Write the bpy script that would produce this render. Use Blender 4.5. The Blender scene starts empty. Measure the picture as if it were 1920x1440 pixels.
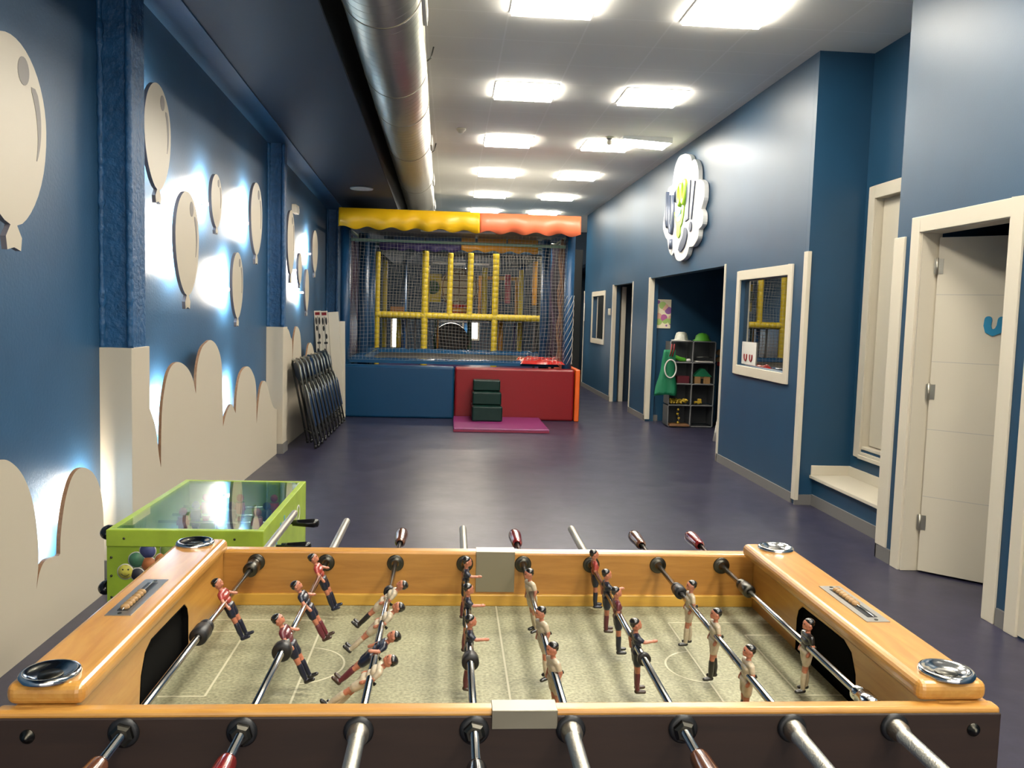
import bpy, bmesh, math, random
from mathutils import Vector, Matrix
from math import sin, cos, pi, radians
random.seed(7)
SC = bpy.context.scene
COL = SC.collection

# ------------------------------------------------------------------ materials
MATS = {}
def mat(name, col, rough=.5, metal=0., bump=0., bscale=50., coat=0., emit=None, estr=0., spec=None,
        var=0., vscale=8., stretch=None, sheen=0., trans=0., alpha=1., aniso=0.):
    if name in MATS: return MATS[name]
    if not emit and name != 'white metal frame': col = tuple(c*(.76 if metal < .5 else .88) for c in col)
    m = bpy.data.materials.new(name); m.use_nodes = True
    nt = m.node_tree; b = nt.nodes['Principled BSDF']
    b.inputs['Base Color'].default_value = (*col, 1)
    b.inputs['Roughness'].default_value = rough
    b.inputs['Metallic'].default_value = metal
    b.inputs['Coat Weight'].default_value = coat
    b.inputs['Coat Roughness'].default_value = .12
    b.inputs['Transmission Weight'].default_value = trans
    b.inputs['Alpha'].default_value = alpha
    if spec is not None: b.inputs['Specular IOR Level'].default_value = spec
    if emit:
        b.inputs['Emission Color'].default_value = (*emit, 1); b.inputs['Emission Strength'].default_value = estr
    if bump or var:
        tc = nt.nodes.new('ShaderNodeTexCoord'); mp = nt.nodes.new('ShaderNodeMapping')
        nt.links.new(tc.outputs['Object'], mp.inputs['Vector'])
        if stretch: mp.inputs['Scale'].default_value = stretch
    if bump:
        n = nt.nodes.new('ShaderNodeTexNoise'); n.inputs['Scale'].default_value = bscale; n.inputs['Detail'].default_value = 4
        nt.links.new(mp.outputs['Vector'], n.inputs['Vector'])
        bp = nt.nodes.new('ShaderNodeBump'); bp.inputs['Strength'].default_value = bump; bp.inputs['Distance'].default_value = .01
        nt.links.new(n.outputs['Fac'], bp.inputs['Height']); nt.links.new(bp.outputs['Normal'], b.inputs['Normal'])
    if var:
        n = nt.nodes.new('ShaderNodeTexNoise'); n.inputs['Scale'].default_value = vscale; n.inputs['Detail'].default_value = 5
        nt.links.new(mp.outputs['Vector'], n.inputs['Vector'])
        r = nt.nodes.new('ShaderNodeValToRGB')
        r.color_ramp.elements[0].position = .3; r.color_ramp.elements[1].position = .7
        r.color_ramp.elements[0].color = (*[max(0, c*(1-var)) for c in col], 1)
        r.color_ramp.elements[1].color = (*[min(1, c*(1+var)) for c in col], 1)
        nt.links.new(n.outputs['Fac'], r.inputs['Fac']); nt.links.new(r.outputs['Color'], b.inputs['Base Color'])
    MATS[name] = m; return m

BLUE = (.012, .095, .235)
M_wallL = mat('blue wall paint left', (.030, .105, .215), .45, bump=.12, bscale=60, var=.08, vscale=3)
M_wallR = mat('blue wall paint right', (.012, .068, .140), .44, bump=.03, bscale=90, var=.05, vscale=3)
M_rough = mat('rough blue plaster', (.014, .1, .25), .5, bump=1., bscale=28, var=.15, vscale=20)
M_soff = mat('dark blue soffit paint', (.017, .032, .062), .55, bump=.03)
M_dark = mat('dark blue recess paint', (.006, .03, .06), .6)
M_recess = mat('near black recess tone', (.006, .009, .01), .7)
M_cream = mat('cream painted board', (.70, .62, .48), .42, bump=.02, bscale=120)
M_mdf = mat('raw board edge', (.38, .2, .1), .6, var=.2, vscale=60)
M_edge = mat('grey painted edge', (.22, .2, .22), .5)
M_white = mat('white lacquer', (.76, .69, .55), .35)
M_base = mat('grey vinyl baseboard', (.2, .19, .18), .5)
M_ceilframe = mat('white metal frame', (.8, .8, .76), .4)
M_led = mat('lit ceiling diffuser', (1, 1, 1), .5, emit=(1, .94, .82), estr=17)
M_led2 = mat('lit led chip', (1, 1, 1), .5, emit=(.85, .93, 1), estr=3)
M_lit = mat('bright lit glass', (1, 1, 1), .5, emit=(1, .98, .94), estr=6)
M_steel = mat('polished steel rod', (.62, .6, .57), .16, 1.)
M_chrome = mat('chrome', (.75, .74, .72), .12, 1., bump=.05, bscale=30)
M_tube = mat('dull steel tube', (.58, .55, .47), .38, 1., bump=.15, bscale=300)
M_gun = mat('dark gunmetal', (.09, .085, .07), .32, 1.)
M_alu = mat('brushed aluminium', (.5, .48, .44), .35, 1., bump=.1, bscale=200, stretch=(1, 12, 12))
M_gplate = mat('grey steel plate', (.3, .27, .2), .35, .6)
M_void = mat('matt black cavity', (.003, .003, .003), .95, spec=.1)
M_black = mat('black rubber', (.012, .012, .013), .4)
M_blackgl = mat('black glossy plastic', (.008, .008, .01), .15)
M_bakb = mat('brown bakelite', (.13, .045, .02), .18, coat=.7)
M_bakr = mat('red bakelite', (.22, .012, .012), .15, coat=.8, var=.4, vscale=60)
M_skin = mat('painted figure skin', (.55, .20, .11), .4, coat=.2, var=.25, vscale=150)
M_red = mat('painted red shirt', (.42, .05, .04), .35, coat=.3, var=.2, vscale=120)
M_maroon = mat('painted maroon shirt', (.14, .02, .03), .35, coat=.3)
M_navy = mat('painted navy', (.008, .012, .03), .35, coat=.2)
M_blk = mat('painted black', (.01, .009, .009), .3, coat=.4)
M_boot = mat('painted brown boot', (.05, .025, .015), .35, coat=.3)
M_cw = mat('painted cream kit', (.62, .52, .36), .4, coat=.3, var=.15, vscale=120)
M_olive = mat('painted tan sock', (.35, .25, .1), .4, coat=.2)
M_hair = mat('painted black hair', (.012, .01, .008), .25, coat=.6)
M_bead = mat('wooden bead', (.45, .26, .1), .45)
M_lime = mat('lime green painted wood', (.40, .55, .04), .4, var=.12, vscale=14)
M_limeD = mat('lime green board', (.27, .40, .02), .45, var=.15, vscale=9)
M_ply = mat('orange plywood', (.45, .2, .04), .5)
M_yel = mat('yellow padding', (.78, .58, .03), .42, bump=.25, bscale=40)
M_netw = mat('white net cord', (.55, .52, .46), .7)
M_netp = mat('purple net cord', (.1, .05, .1), .7)
M_neto = mat('brown net cord', (.22, .12, .07), .8)
M_bpad = mat('blue vinyl padding', (.003, .052, .13), .33, spec=.3, bump=.12, bscale=9)
M_bpost = mat('blue sleeve', (.008, .06, .15), .4, bump=.5, bscale=25)
M_rpad = mat('red vinyl padding', (.25, .008, .012), .33, spec=.3, bump=.12, bscale=9)
M_opad = mat('orange vinyl padding', (.85, .13, .01), .35, bump=.1, bscale=9)
M_gpad = mat('dark green vinyl', (.002, .024, .018), .3, spec=.25, bump=.2, bscale=14)
M_mag = mat('magenta vinyl mat', (.24, .028, .15), .32, bump=.1, bscale=8)
M_magr = mat('crimson mat edge', (.3, .015, .06), .35)
M_yv = mat('yellow vinyl valance', (.9, .52, .008), .35, bump=.3, bscale=5)
M_cv = mat('coral vinyl valance', (.9, .2, .085), .4, bump=.15, bscale=5)
M_ov = mat('orange valance', (.85, .38, .03), .4)
M_bv = mat('blue valance', (.03, .1, .25), .4)
M_gpipe = mat('grey green pipe', (.22, .33, .24), .4)
M_green = mat('green cloth', (.004, .2, .085), .6, bump=.4, bscale=60)
M_lgreen = mat('bright green plastic', (.1, .42, .03), .4)
M_grayp = mat('translucent grey plastic', (.3, .3, .31), .35, alpha=.55)
M_orbox = mat('orange cardboard', (.5, .2, .04), .6)
M_pink = mat('pink padding', (.5, .06, .12), .5)
M_dkgreen = mat('deep green padding', (.01, .1, .03), .5)
M_purp = mat('purple padding', (.05, .035, .16), .5)
M_chairb = mat('blue chair plastic', (.014, .045, .12), .35)
M_chrod = mat('grey chair tube', (.16, .165, .15), .3, .9)
M_cyan = mat('cyan letter', (.03, .28, .5), .35)
M_logog = mat('logo green', (.42, .75, .06), .3)
M_logob = mat('logo slate', (.07, .09, .14), .35)
M_logoc = mat('logo blue', (.08, .4, .65), .35)
M_signw = mat('sign white acrylic', (.86, .86, .83), .3)
M_paper = mat('white paper', (.75, .72, .66), .7)
M_trampb = mat('black trampoline bed', (.01, .01, .012), .6)
M_trpad = mat('shiny blue cover', (.015, .07, .16), .16, bump=1., bscale=7)
M_redcov = mat('wrinkled red cover', (.5, .03, .025), .2, bump=1., bscale=7)
M_silver = mat('silver sequins', (.6, .6, .52), .35, .6, bump=1., bscale=90)
M_brass = mat('yellow toy plastic', (.6, .4, .03), .4)
M_brown = mat('brown toy', (.25, .12, .05), .5)

def mat_wood(name, c1, c2, rough, sc, coat=.6):
    c1 = tuple(c*.74 for c in c1); c2 = tuple(c*.74 for c in c2)
    m = bpy.data.materials.new(name); m.use_nodes = True; nt = m.node_tree; b = nt.nodes['Principled BSDF']
    tc = nt.nodes.new('ShaderNodeTexCoord'); mp = nt.nodes.new('ShaderNodeMapping'); mp.inputs['Scale'].default_value = sc
    nt.links.new(tc.outputs['Object'], mp.inputs['Vector'])
    n = nt.nodes.new('ShaderNodeTexNoise'); n.inputs['Scale'].default_value = 6; n.inputs['Detail'].default_value = 7; n.inputs['Roughness'].default_value = .6
    n.inputs['Distortion'].default_value = .6
    nt.links.new(mp.outputs['Vector'], n.inputs['Vector'])
    r = nt.nodes.new('ShaderNodeValToRGB')
    r.color_ramp.elements[0].position = .3; r.color_ramp.elements[0].color = (*c2, 1)
    r.color_ramp.elements[1].position = .62; r.color_ramp.elements[1].color = (*c1, 1)
    nt.links.new(n.outputs['Fac'], r.inputs['Fac']); nt.links.new(r.outputs['Color'], b.inputs['Base Color'])
    b.inputs['Roughness'].default_value = rough; b.inputs['Coat Weight'].default_value = coat; b.inputs['Coat Roughness'].default_value = .18
    bp = nt.nodes.new('ShaderNodeBump'); bp.inputs['Strength'].default_value = .08; bp.inputs['Distance'].default_value = .002
    nt.links.new(n.outputs['Fac'], bp.inputs['Height']); nt.links.new(bp.outputs['Normal'], b.inputs['Normal'])
    return m
M_woodY = mat_wood('varnished beech along y', (.74, .375, .08), (.60, .265, .045), .33, (9, 1, 9))
M_woodX = mat_wood('varnished beech along x', (.73, .37, .08), (.58, .25, .042), .35, (1, 9, 9))
M_woodIn = mat_wood('inner beech board', (.55, .26, .05), (.42, .18, .03), .42, (1, 9, 9), .3)
M_woodBase = mat_wood('light beech strip', (.75, .43, .06), (.62, .33, .045), .42, (1, 9, 9), .3)
M_woodDk = mat_wood('shade darkened wood', (.034, .015, .008), (.024, .010, .005), .55, (1, 9, 9), 0)  # brown wood, darkened in colour to stand for the unlit front

def mat_floor():
    m = bpy.data.materials.new('speckled blue vinyl floor'); m.use_nodes = True; nt = m.node_tree; b = nt.nodes['Principled BSDF']
    tc = nt.nodes.new('ShaderNodeTexCoord')
    n = nt.nodes.new('ShaderNodeTexNoise'); n.inputs['Scale'].default_value = 9; n.inputs['Detail'].default_value = 9; n.inputs['Roughness'].default_value = .7
    nt.links.new(tc.outputs['Object'], n.inputs['Vector'])
    r = nt.nodes.new('ShaderNodeValToRGB'); e = r.color_ramp.elements
    e[0].position = .32; e[0].color = (.014, .014, .033, 1); e[1].position = .7; e[1].color = (.034, .031, .058, 1)
    k = e.new(.5); k.color = (.021, .020, .044, 1)
    nt.links.new(n.outputs['Fac'], r.inputs['Fac']); nt.links.new(r.outputs['Color'], b.inputs['Base Color'])
    b.inputs['Roughness'].default_value = .3
    n2 = nt.nodes.new('ShaderNodeTexNoise'); n2.inputs['Scale'].default_value = 2.5; n2.inputs['Detail'].default_value = 5
    nt.links.new(tc.outputs['Object'], n2.inputs['Vector'])
    mr = nt.nodes.new('ShaderNodeMapRange'); mr.inputs['To Min'].default_value = .26; mr.inputs['To Max'].default_value = .42
    nt.links.new(n2.outputs['Fac'], mr.inputs['Value']); nt.links.new(mr.outputs['Result'], b.inputs['Roughness'])
    bp = nt.nodes.new('ShaderNodeBump'); bp.inputs['Strength'].default_value = .15; bp.inputs['Distance'].default_value = .003
    nt.links.new(n.outputs['Fac'], bp.inputs['Height']); nt.links.new(bp.outputs['Normal'], b.inputs['Normal'])
    return m
M_floor = mat_floor()

def mat_tiles():
    m = bpy.data.materials.new('white ceiling tiles'); m.use_nodes = True; nt = m.node_tree; b = nt.nodes['Principled BSDF']
    tc = nt.nodes.new('ShaderNodeTexCoord'); sp = nt.nodes.new('ShaderNodeSeparateXYZ'); nt.links.new(tc.outputs['Object'], sp.inputs[0])
    def line(out, off):
        a = nt.nodes.new('ShaderNodeMath'); a.operation = 'ADD'; a.inputs[1].default_value = off + 60*.6; nt.links.new(out, a.inputs[0])
        d = nt.nodes.new('ShaderNodeMath'); d.operation = 'MODULO'; d.inputs[1].default_value = .6; nt.links.new(a.outputs[0], d.inputs[0])
        g = nt.nodes.new('ShaderNodeMath'); g.operation = 'LESS_THAN'; g.inputs[1].default_value = .014; nt.links.new(d.outputs[0], g.inputs[0]); return g
    gx = line(sp.outputs['X'], -.363); gy = line(sp.outputs['Y'], -8.113)
    mx = nt.nodes.new('ShaderNodeMath'); mx.operation = 'MAXIMUM'; nt.links.new(gx.outputs[0], mx.inputs[0]); nt.links.new(gy.outputs[0], mx.inputs[1])
    mix = nt.nodes.new('ShaderNodeMix'); mix.data_type = 'RGBA'
    mix.inputs['A'].default_value = (.88, .86, .79, 1); mix.inputs['B'].default_value = (.95, .93, .87, 1)
    nt.links.new(mx.outputs[0], mix.inputs['Factor']); nt.links.new(mix.outputs['Result'], b.inputs['Base Color'])
    b.inputs['Roughness'].default_value = .8
    bp = nt.nodes.new('ShaderNodeBump'); bp.inputs['Strength'].default_value = .3; bp.inputs['Distance'].default_value = .004
    nt.links.new(mx.outputs[0], bp.inputs['Height']); nt.links.new(bp.outputs['Normal'], b.inputs['Normal'])
    return m
M_tiles = mat_tiles()

def mat_duct():
    m = bpy.data.materials.new('galvanised spiral duct'); m.use_nodes = True; nt = m.node_tree; b = nt.nodes['Principled BSDF']
    b.inputs['Metallic'].default_value = 1; b.inputs['Base Color'].default_value = (.50, .48, .40, 1); b.inputs['Roughness'].default_value = .34
    tc = nt.nodes.new('ShaderNodeTexCoord'); mp = nt.nodes.new('ShaderNodeMapping'); mp.inputs['Rotation'].default_value = (0, 0, radians(6))
    nt.links.new(tc.outputs['Object'], mp.inputs['Vector'])
    w = nt.nodes.new('ShaderNodeTexWave'); w.bands_direction = 'Y'; w.wave_profile = 'SAW'; w.inputs['Scale'].default_value = 2.6
    nt.links.new(mp.outputs['Vector'], w.inputs['Vector'])
    r = nt.nodes.new('ShaderNodeValToRGB'); r.color_ramp.elements[0].position = .86; r.color_ramp.elements[1].position = .93
    nt.links.new(w.outputs['Fac'], r.inputs['Fac'])
    bp = nt.nodes.new('ShaderNodeBump'); bp.inputs['Strength'].default_value = .8; bp.inputs['Distance'].default_value = .006
    nt.links.new(r.outputs['Color'], bp.inputs['Height']); nt.links.new(bp.outputs['Normal'], b.inputs['Normal'])
    n = nt.nodes.new('ShaderNodeTexNoise'); n.inputs['Scale'].default_value = 5; nt.links.new(tc.outputs['Object'], n.inputs['Vector'])
    mr = nt.nodes.new('ShaderNodeMapRange'); mr.inputs['To Min'].default_value = .3; mr.inputs['To Max'].default_value = .40
    nt.links.new(n.outputs['Fac'], mr.inputs['Value']); nt.links.new(mr.outputs['Result'], b.inputs['Roughness'])
    return m
M_duct = mat_duct()

def mat_field():
    m = bpy.data.materials.new('worn grey green playfield'); m.use_nodes = True; nt = m.node_tree; b = nt.nodes['Principled BSDF']
    tc = nt.nodes.new('ShaderNodeTexCoord')
    n = nt.nodes.new('ShaderNodeTexNoise'); n.inputs['Scale'].default_value = 160; n.inputs['Detail'].default_value = 6
    nt.links.new(tc.outputs['Object'], n.inputs['Vector'])
    n2 = nt.nodes.new('ShaderNodeTexNoise'); n2.inputs['Scale'].default_value = 7; n2.inputs['Detail'].default_value = 4
    nt.links.new(tc.outputs['Object'], n2.inputs['Vector'])
    r = nt.nodes.new('ShaderNodeValToRGB'); e = r.color_ramp.elements
    e[0].position = .33; e[0].color = (.175, .172, .10, 1); e[1].position = .68; e[1].color = (.35, .335, .21, 1)
    nt.links.new(n.outputs['Fac'], r.inputs['Fac'])
    mix = nt.nodes.new('ShaderNodeMix'); mix.data_type = 'RGBA'; mix.blend_type = 'OVERLAY'; mix.inputs['Factor'].default_value = .4
    nt.links.new(r.outputs['Color'], mix.inputs['A']); nt.links.new(n2.outputs['Fac'], mix.inputs['B'])
    nt.links.new(mix.outputs['Result'], b.inputs['Base Color']); b.inputs['Roughness'].default_value = .6
    return m
M_field = mat_field()
M_line = mat('cream field line', (.68, .64, .45), .6)

def mat_glass(name, refl, tint=(.8, .85, .85), rough=.0):
    m = bpy.data.materials.new(name); m.use_nodes = True; nt = m.node_tree
    for n in list(nt.nodes): nt.nodes.remove(n)
    o = nt.nodes.new('ShaderNodeOutputMaterial'); g = nt.nodes.new('ShaderNodeBsdfGlossy'); t = nt.nodes.new('ShaderNodeBsdfTransparent'); mx = nt.nodes.new('ShaderNodeMixShader')
    g.inputs['Roughness'].default_value = rough; g.inputs['Color'].default_value = (.95, .95, .93, 1); t.inputs['Color'].default_value = (*tint, 1)
    lw = nt.nodes.new('ShaderNodeLayerWeight'); lw.inputs['Blend'].default_value = .5
    pw = nt.nodes.new('ShaderNodeMath'); pw.operation = 'POWER'; pw.inputs[1].default_value = 3
    ml = nt.nodes.new('ShaderNodeMath'); ml.operation = 'MULTIPLY_ADD'; ml.inputs[1].default_value = refl; ml.inputs[2].default_value = .03; ml.use_clamp = True
    nt.links.new(lw.outputs['Facing'], pw.inputs[0]); nt.links.new(pw.outputs[0], ml.inputs[0]); nt.links.new(ml.outputs[0], mx.inputs[0]); nt.links.new(t.outputs[0], mx.inputs[1]); nt.links.new(g.outputs[0], mx.inputs[2]); nt.links.new(mx.outputs[0], o.inputs[0])
    return m
M_glass = mat_glass('window glass', 1.5, (.5, .52, .52))
M_glasst = mat_glass('table top glass', .7, (.8, .9, .86), .015)

def mat_circles():
    m = bpy.data.materials.new('poster of coloured circles'); m.use_nodes = True; nt = m.node_tree; b = nt.nodes['Principled BSDF']
    tc = nt.nodes.new('ShaderNodeTexCoord'); v = nt.nodes.new('ShaderNodeTexVoronoi'); v.inputs['Scale'].default_value = 9
    nt.links.new(tc.outputs['Object'], v.inputs['Vector'])
    r = nt.nodes.new('ShaderNodeValToRGB'); r.color_ramp.interpolation = 'CONSTANT'; e = r.color_ramp.elements
    e[0].position = 0; e[0].color = (.45, .12, .3, 1); e[1].position = .8; e[1].color = (.65, .55, .12, 1)
    for p, c in ((.2, (.7, .4, .3, 1)), (.4, (.3, .12, .35, 1)), (.6, (.35, .5, .15, 1))):
        k = e.new(p); k.color = c
    nt.links.new(v.outputs['Color'], r.inputs['Fac'])
    l = nt.nodes.new('ShaderNodeMath'); l.operation = 'LESS_THAN'; l.inputs[1].default_value = .5; nt.links.new(v.outputs['Distance'], l.inputs[0])
    mix = nt.nodes.new('ShaderNodeMix'); mix.data_type = 'RGBA'; mix.inputs['A'].default_value = (.78, .7, .5, 1)
    nt.links.new(l.outputs[0], mix.inputs['Factor']); nt.links.new(r.outputs['Color'], mix.inputs['B']); nt.links.new(mix.outputs['Result'], b.inputs['Base Color'])
    b.inputs['Roughness'].default_value = .6
    return m
M_circ = mat_circles()

# ------------------------------------------------------------------ mesh builder
class MB:
    def __init__(s): s.v = []; s.f = []; s.m = []; s.mi = 0; s.sm = []
    def add(s, vs, fs, smooth=False, mi=None):
        o = len(s.v); s.v += [tuple(p) for p in vs]
        for f in fs: s.f.append([i+o for i in f]); s.m.append(s.mi if mi is None else mi); s.sm.append(smooth)
        return s
    def box(s, x0, x1, y0, y1, z0, z1, M=None, mi=None):
        vs = [Vector((x, y, z)) for x in (x0, x1) for y in (y0, y1) for z in (z0, z1)]
        if M is not None: vs = [M @ p for p in vs]
        return s.add(vs, [(0, 1, 3, 2), (4, 6, 7, 5), (0, 4, 5, 1), (2, 3, 7, 6), (0, 2, 6, 4), (1, 5, 7, 3)], mi=mi)
    def cyl(s, p0, p1, r0, r1=None, n=20, caps=True, mi=None, smooth=True):
        p0, p1 = Vector(p0), Vector(p1); r1 = r0 if r1 is None else r1
        d = (p1-p0).normalized(); a = d.orthogonal().normalized(); b = d.cross(a)
        vs = [p + (a*cos(2*pi*i/n)+b*sin(2*pi*i/n))*r for p, r in ((p0, r0), (p1, r1)) for i in range(n)]
        s.add(vs, [(i, (i+1) % n, n+(i+1) % n, n+i) for i in range(n)], smooth, mi)
        if caps: s.add(vs[:n], [list(range(n))[::-1]], mi=mi); s.add(vs[n:], [list(range(n))], mi=mi)
        return s
    def lathe(s, p, d, prof, n=28, mi=None, smooth=True):
        # prof: list of (t along d, radius)
        p = Vector(p); d = Vector(d).normalized(); a = d.orthogonal().normalized(); b = d.cross(a)
        vs = [p + d*t + (a*cos(2*pi*i/n)+b*sin(2*pi*i/n))*max(r, 1e-5) for t, r in prof for i in range(n)]
        fs = [(k*n+i, k*n+(i+1) % n, (k+1)*n+(i+1) % n, (k+1)*n+i) for k in range(len(prof)-1) for i in range(n)]
        return s.add(vs, fs, smooth, mi)
    def tube(s, path, r, n=10, mi=None, closed=False, rr=None):
        P = [Vector(p) for p in path]; N = len(P); vs = []; a = None
        for k in range(N):
            if closed: d = (P[(k+1) % N]-P[k-1]).normalized()
            else: d = (P[min(k+1, N-1)]-P[max(k-1, 0)]).normalized()
            if a is None: a = d.orthogonal().normalized()
            else: a = (a-d*a.dot(d)).normalized()
            b = d.cross(a); q = rr[k] if rr else r
            vs += [P[k]+(a*cos(2*pi*i/n)+b*sin(2*pi*i/n))*q for i in range(n)]
        K = N if closed else N-1
        fs = [(k*n+i, k*n+(i+1) % n, ((k+1) % N)*n+(i+1) % n, ((k+1) % N)*n+i) for k in range(K) for i in range(n)]
        if not closed: fs += [list(range(n))[::-1], [(N-1)*n+i for i in range(n)]]
        return s.add(vs, fs, True, mi)
    def sph(s, c, r, n=16, m=10, sc=(1, 1, 1), M=None, mi=None):
        c = Vector(c); vs = []; fs = []
        for j in range(m+1):
            t = pi*j/m
            for i in range(n):
                u = 2*pi*i/n; q = Vector((sin(t)*cos(u)*r*sc[0], sin(t)*sin(u)*r*sc[1], cos(t)*r*sc[2]))
                vs.append(c+(M @ q if M else q))
        for j in range(m):
            for i in range(n): fs.append((j*n+i, (j+1)*n+i, (j+1)*n+(i+1) % n, j*n+(i+1) % n))
        return s.add(vs, fs, True, mi)
    def prism(s, pts, fn, t0, t1, mi=0, side=None):
        # outline pts (a,b); fn(a,b,t)->xyz ; faces at t0 and t1
        n = len(pts); side = mi if side is None else side
        s.add([fn(a, b, t1) for a, b in pts], [list(range(n))], mi=mi)
        s.add([fn(a, b, t0) for a, b in pts], [list(range(n))[::-1]], mi=mi)
        vs = [fn(a, b, t0) for a, b in pts]+[fn(a, b, t1) for a, b in pts]
        return s.add(vs, [(i, (i+1) % n, n+(i+1) % n, n+i) for i in range(n)], mi=side)
    def build(s, name, mats, parent=None, bevel=0, seg=2, loc=None, rot=None):
        me = bpy.data.meshes.new(name); me.from_pydata(s.v, [], s.f)
        if not isinstance(mats, (list, tuple)): mats = [mats]
        for m in mats: me.materials.append(m)
        me.polygons.foreach_set('material_index', [min(i, len(mats)-1) for i in s.m]); me.polygons.foreach_set('use_smooth', s.sm)
        bm = bmesh.new(); bm.from_mesh(me); bmesh.ops.remove_doubles(bm, verts=bm.verts, dist=1e-6)
        bmesh.ops.recalc_face_normals(bm, faces=bm.faces)
        bm.to_mesh(me); bm.free(); me.update()
        o = bpy.data.objects.new(name, me); COL.objects.link(o)
        if parent: o.parent = parent
        if loc: o.location = loc
        if rot: o.rotation_euler = rot
        if bevel:
            b = o.modifiers.new('bevel', 'BEVEL'); b.width = bevel; b.segments = seg; b.limit_method = 'ANGLE'; b.angle_limit = radians(40); b.harden_normals = False
        return o

def tag(o, label, cat, group=None):
    o['label'] = label; o['category'] = cat
    if group: o['group'] = group
    return o
def thing(name, label, cat, loc=(0, 0, 0), rot=None, group=None):
    o = bpy.data.objects.new(name, None); COL.objects.link(o); o.location = loc; o.empty_display_size = .05
    if rot: o.rotation_euler = rot
    return tag(o, label, cat, group)
def struct(o): o['kind'] = 'structure'; return o
def copy_tree(o, parent=None):
    c = o.copy(); COL.objects.link(c)
    if parent: c.parent = parent
    for ch in list(o.children): copy_tree(ch, c)
    return c
def box(*a): return MB().box(*a)
def smooth_pts(pts, cusps=(), k=5):
    # Catmull-Rom through an open chain, sharp at listed indices
    out = []; n = len(pts)
    for i in range(n-1):
        p1, p2 = Vector(pts[i]), Vector(pts[i+1])
        p0 = p1+(p1-p2) if (i == 0 or i in cusps) else Vector(pts[i-1])
        p3 = p2+(p2-p1) if (i+2 >= n or (i+1) in cusps) else Vector(pts[i+2])
        for j in range(k):
            t = j/k
            q = .5*((2*p1)+(-p0+p2)*t+(2*p0-5*p1+4*p2-p3)*t*t+(-p0+3*p1-3*p2+p3)*t**3)
            out.append((q.x, q.y))
    out.append(tuple(pts[-1])); return out
# ================================================================== ROOM SHELL
XL, XR, XN, ZC = -1.87, 2.88, 2.80, 3.66
struct(box(-2.3, 6.2, -4, 24, -.1, 0).build('floor', M_floor))
struct(box(-.82, 6.2, -4, 24, ZC, ZC+.12).build('ceiling', M_tiles))
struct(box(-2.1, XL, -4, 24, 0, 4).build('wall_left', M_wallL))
struct(box(-2.3, 6.2, 22.0, 22.15, 0, 4).build('wall_back', M_dark))
b = MB(); b.box(-2.3, -1.8, -4.15, -4, 0, 4); b.box(2.75, 6.2, -4.15, -4, 0, 4); b.box(-1.8, 2.75, -4.15, -4, 3.15, 4)  # unseen front wall, its wide opening added to let in light
struct(b.build('wall_front', M_wallR))
b = MB()
for x in (-1.8, -.68, .44, 1.57, 2.70): b.box(x, x+.05, -4.10, -4.04, 0, 3.15)
b.box(-1.8, 2.75, -4.10, -4.04, 0, .08); b.box(-1.8, 2.75, -4.10, -4.04, 2.2, 2.25); b.box(-1.8, 2.75, -4.10, -4.04, 3.1, 3.15)
struct(b.build('window_5', M_alu))  # frame of the added opening behind the camera
# lowered, slightly sloping soffit on the left with the dark duct recess face
def soffz(y): return 3.30-.04*(min(max(y, -1.5), 14)-5.5)
s = MB()
ys = [-4, -1.5, 5, 9, 14, 24]
prof = [(y, soffz(y)) for y in ys]+[(24, 3.95), (-4, 3.95)]
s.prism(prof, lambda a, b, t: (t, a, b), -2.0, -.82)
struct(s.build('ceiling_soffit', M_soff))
struct(box(-.822, -.80, -4, 24, soffz(14)-.0, 3.66).build('soffit_shade_face', M_recess)) if False else None
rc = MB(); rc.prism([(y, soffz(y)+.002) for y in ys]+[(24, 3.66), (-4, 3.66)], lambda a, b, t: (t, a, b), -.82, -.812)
struct(rc.build('soffit_shade_face', M_recess))  # dark sheet on the soffit side, its shade put into the colour

bz = MB(); bz.prism([(y, soffz(y)-.012) for y in ys]+[(y, soffz(y)+.01) for y in ys[::-1]], lambda a, b, t: (t, a, b), -1.88, -1.63); struct(bz.build('soffit_glow_band', M_wallL))  # pool of light along the wall, put in as a lighter strip
def wall_y(name, x0, x1, y0, y1, z1, holes, m, extra=()):
    # wall in a plane of constant x with rectangular holes (ya,yb,za,zb)
    b = MB(); hs = sorted(holes); y = y0
    for ya, yb, za, zb in hs:
        b.box(x0, x1, y, ya, 0, z1)
        if za > 0: b.box(x0, x1, ya, yb, 0, za)
        b.box(x0, x1, ya, yb, zb, z1); y = yb
    b.box(x0, x1, y, y1, 0, z1)
    for e in extra: b.box(*e)
    return struct(b.build(name, m))
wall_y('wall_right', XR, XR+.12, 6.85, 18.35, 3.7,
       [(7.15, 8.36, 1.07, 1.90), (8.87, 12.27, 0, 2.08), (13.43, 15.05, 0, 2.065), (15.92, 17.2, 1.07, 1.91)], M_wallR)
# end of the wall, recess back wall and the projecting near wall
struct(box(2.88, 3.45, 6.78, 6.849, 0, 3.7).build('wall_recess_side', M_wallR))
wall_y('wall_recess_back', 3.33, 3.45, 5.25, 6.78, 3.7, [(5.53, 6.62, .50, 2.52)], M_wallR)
wall_y('wall_near_right', XN, XN+.12, -4, 5.17, 3.7, [(4.15, 4.96, 0, 2.06)], M_wallR, extra=[(XN, 3.45, 5.17, 5.25, 0, 3.7)])
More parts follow.
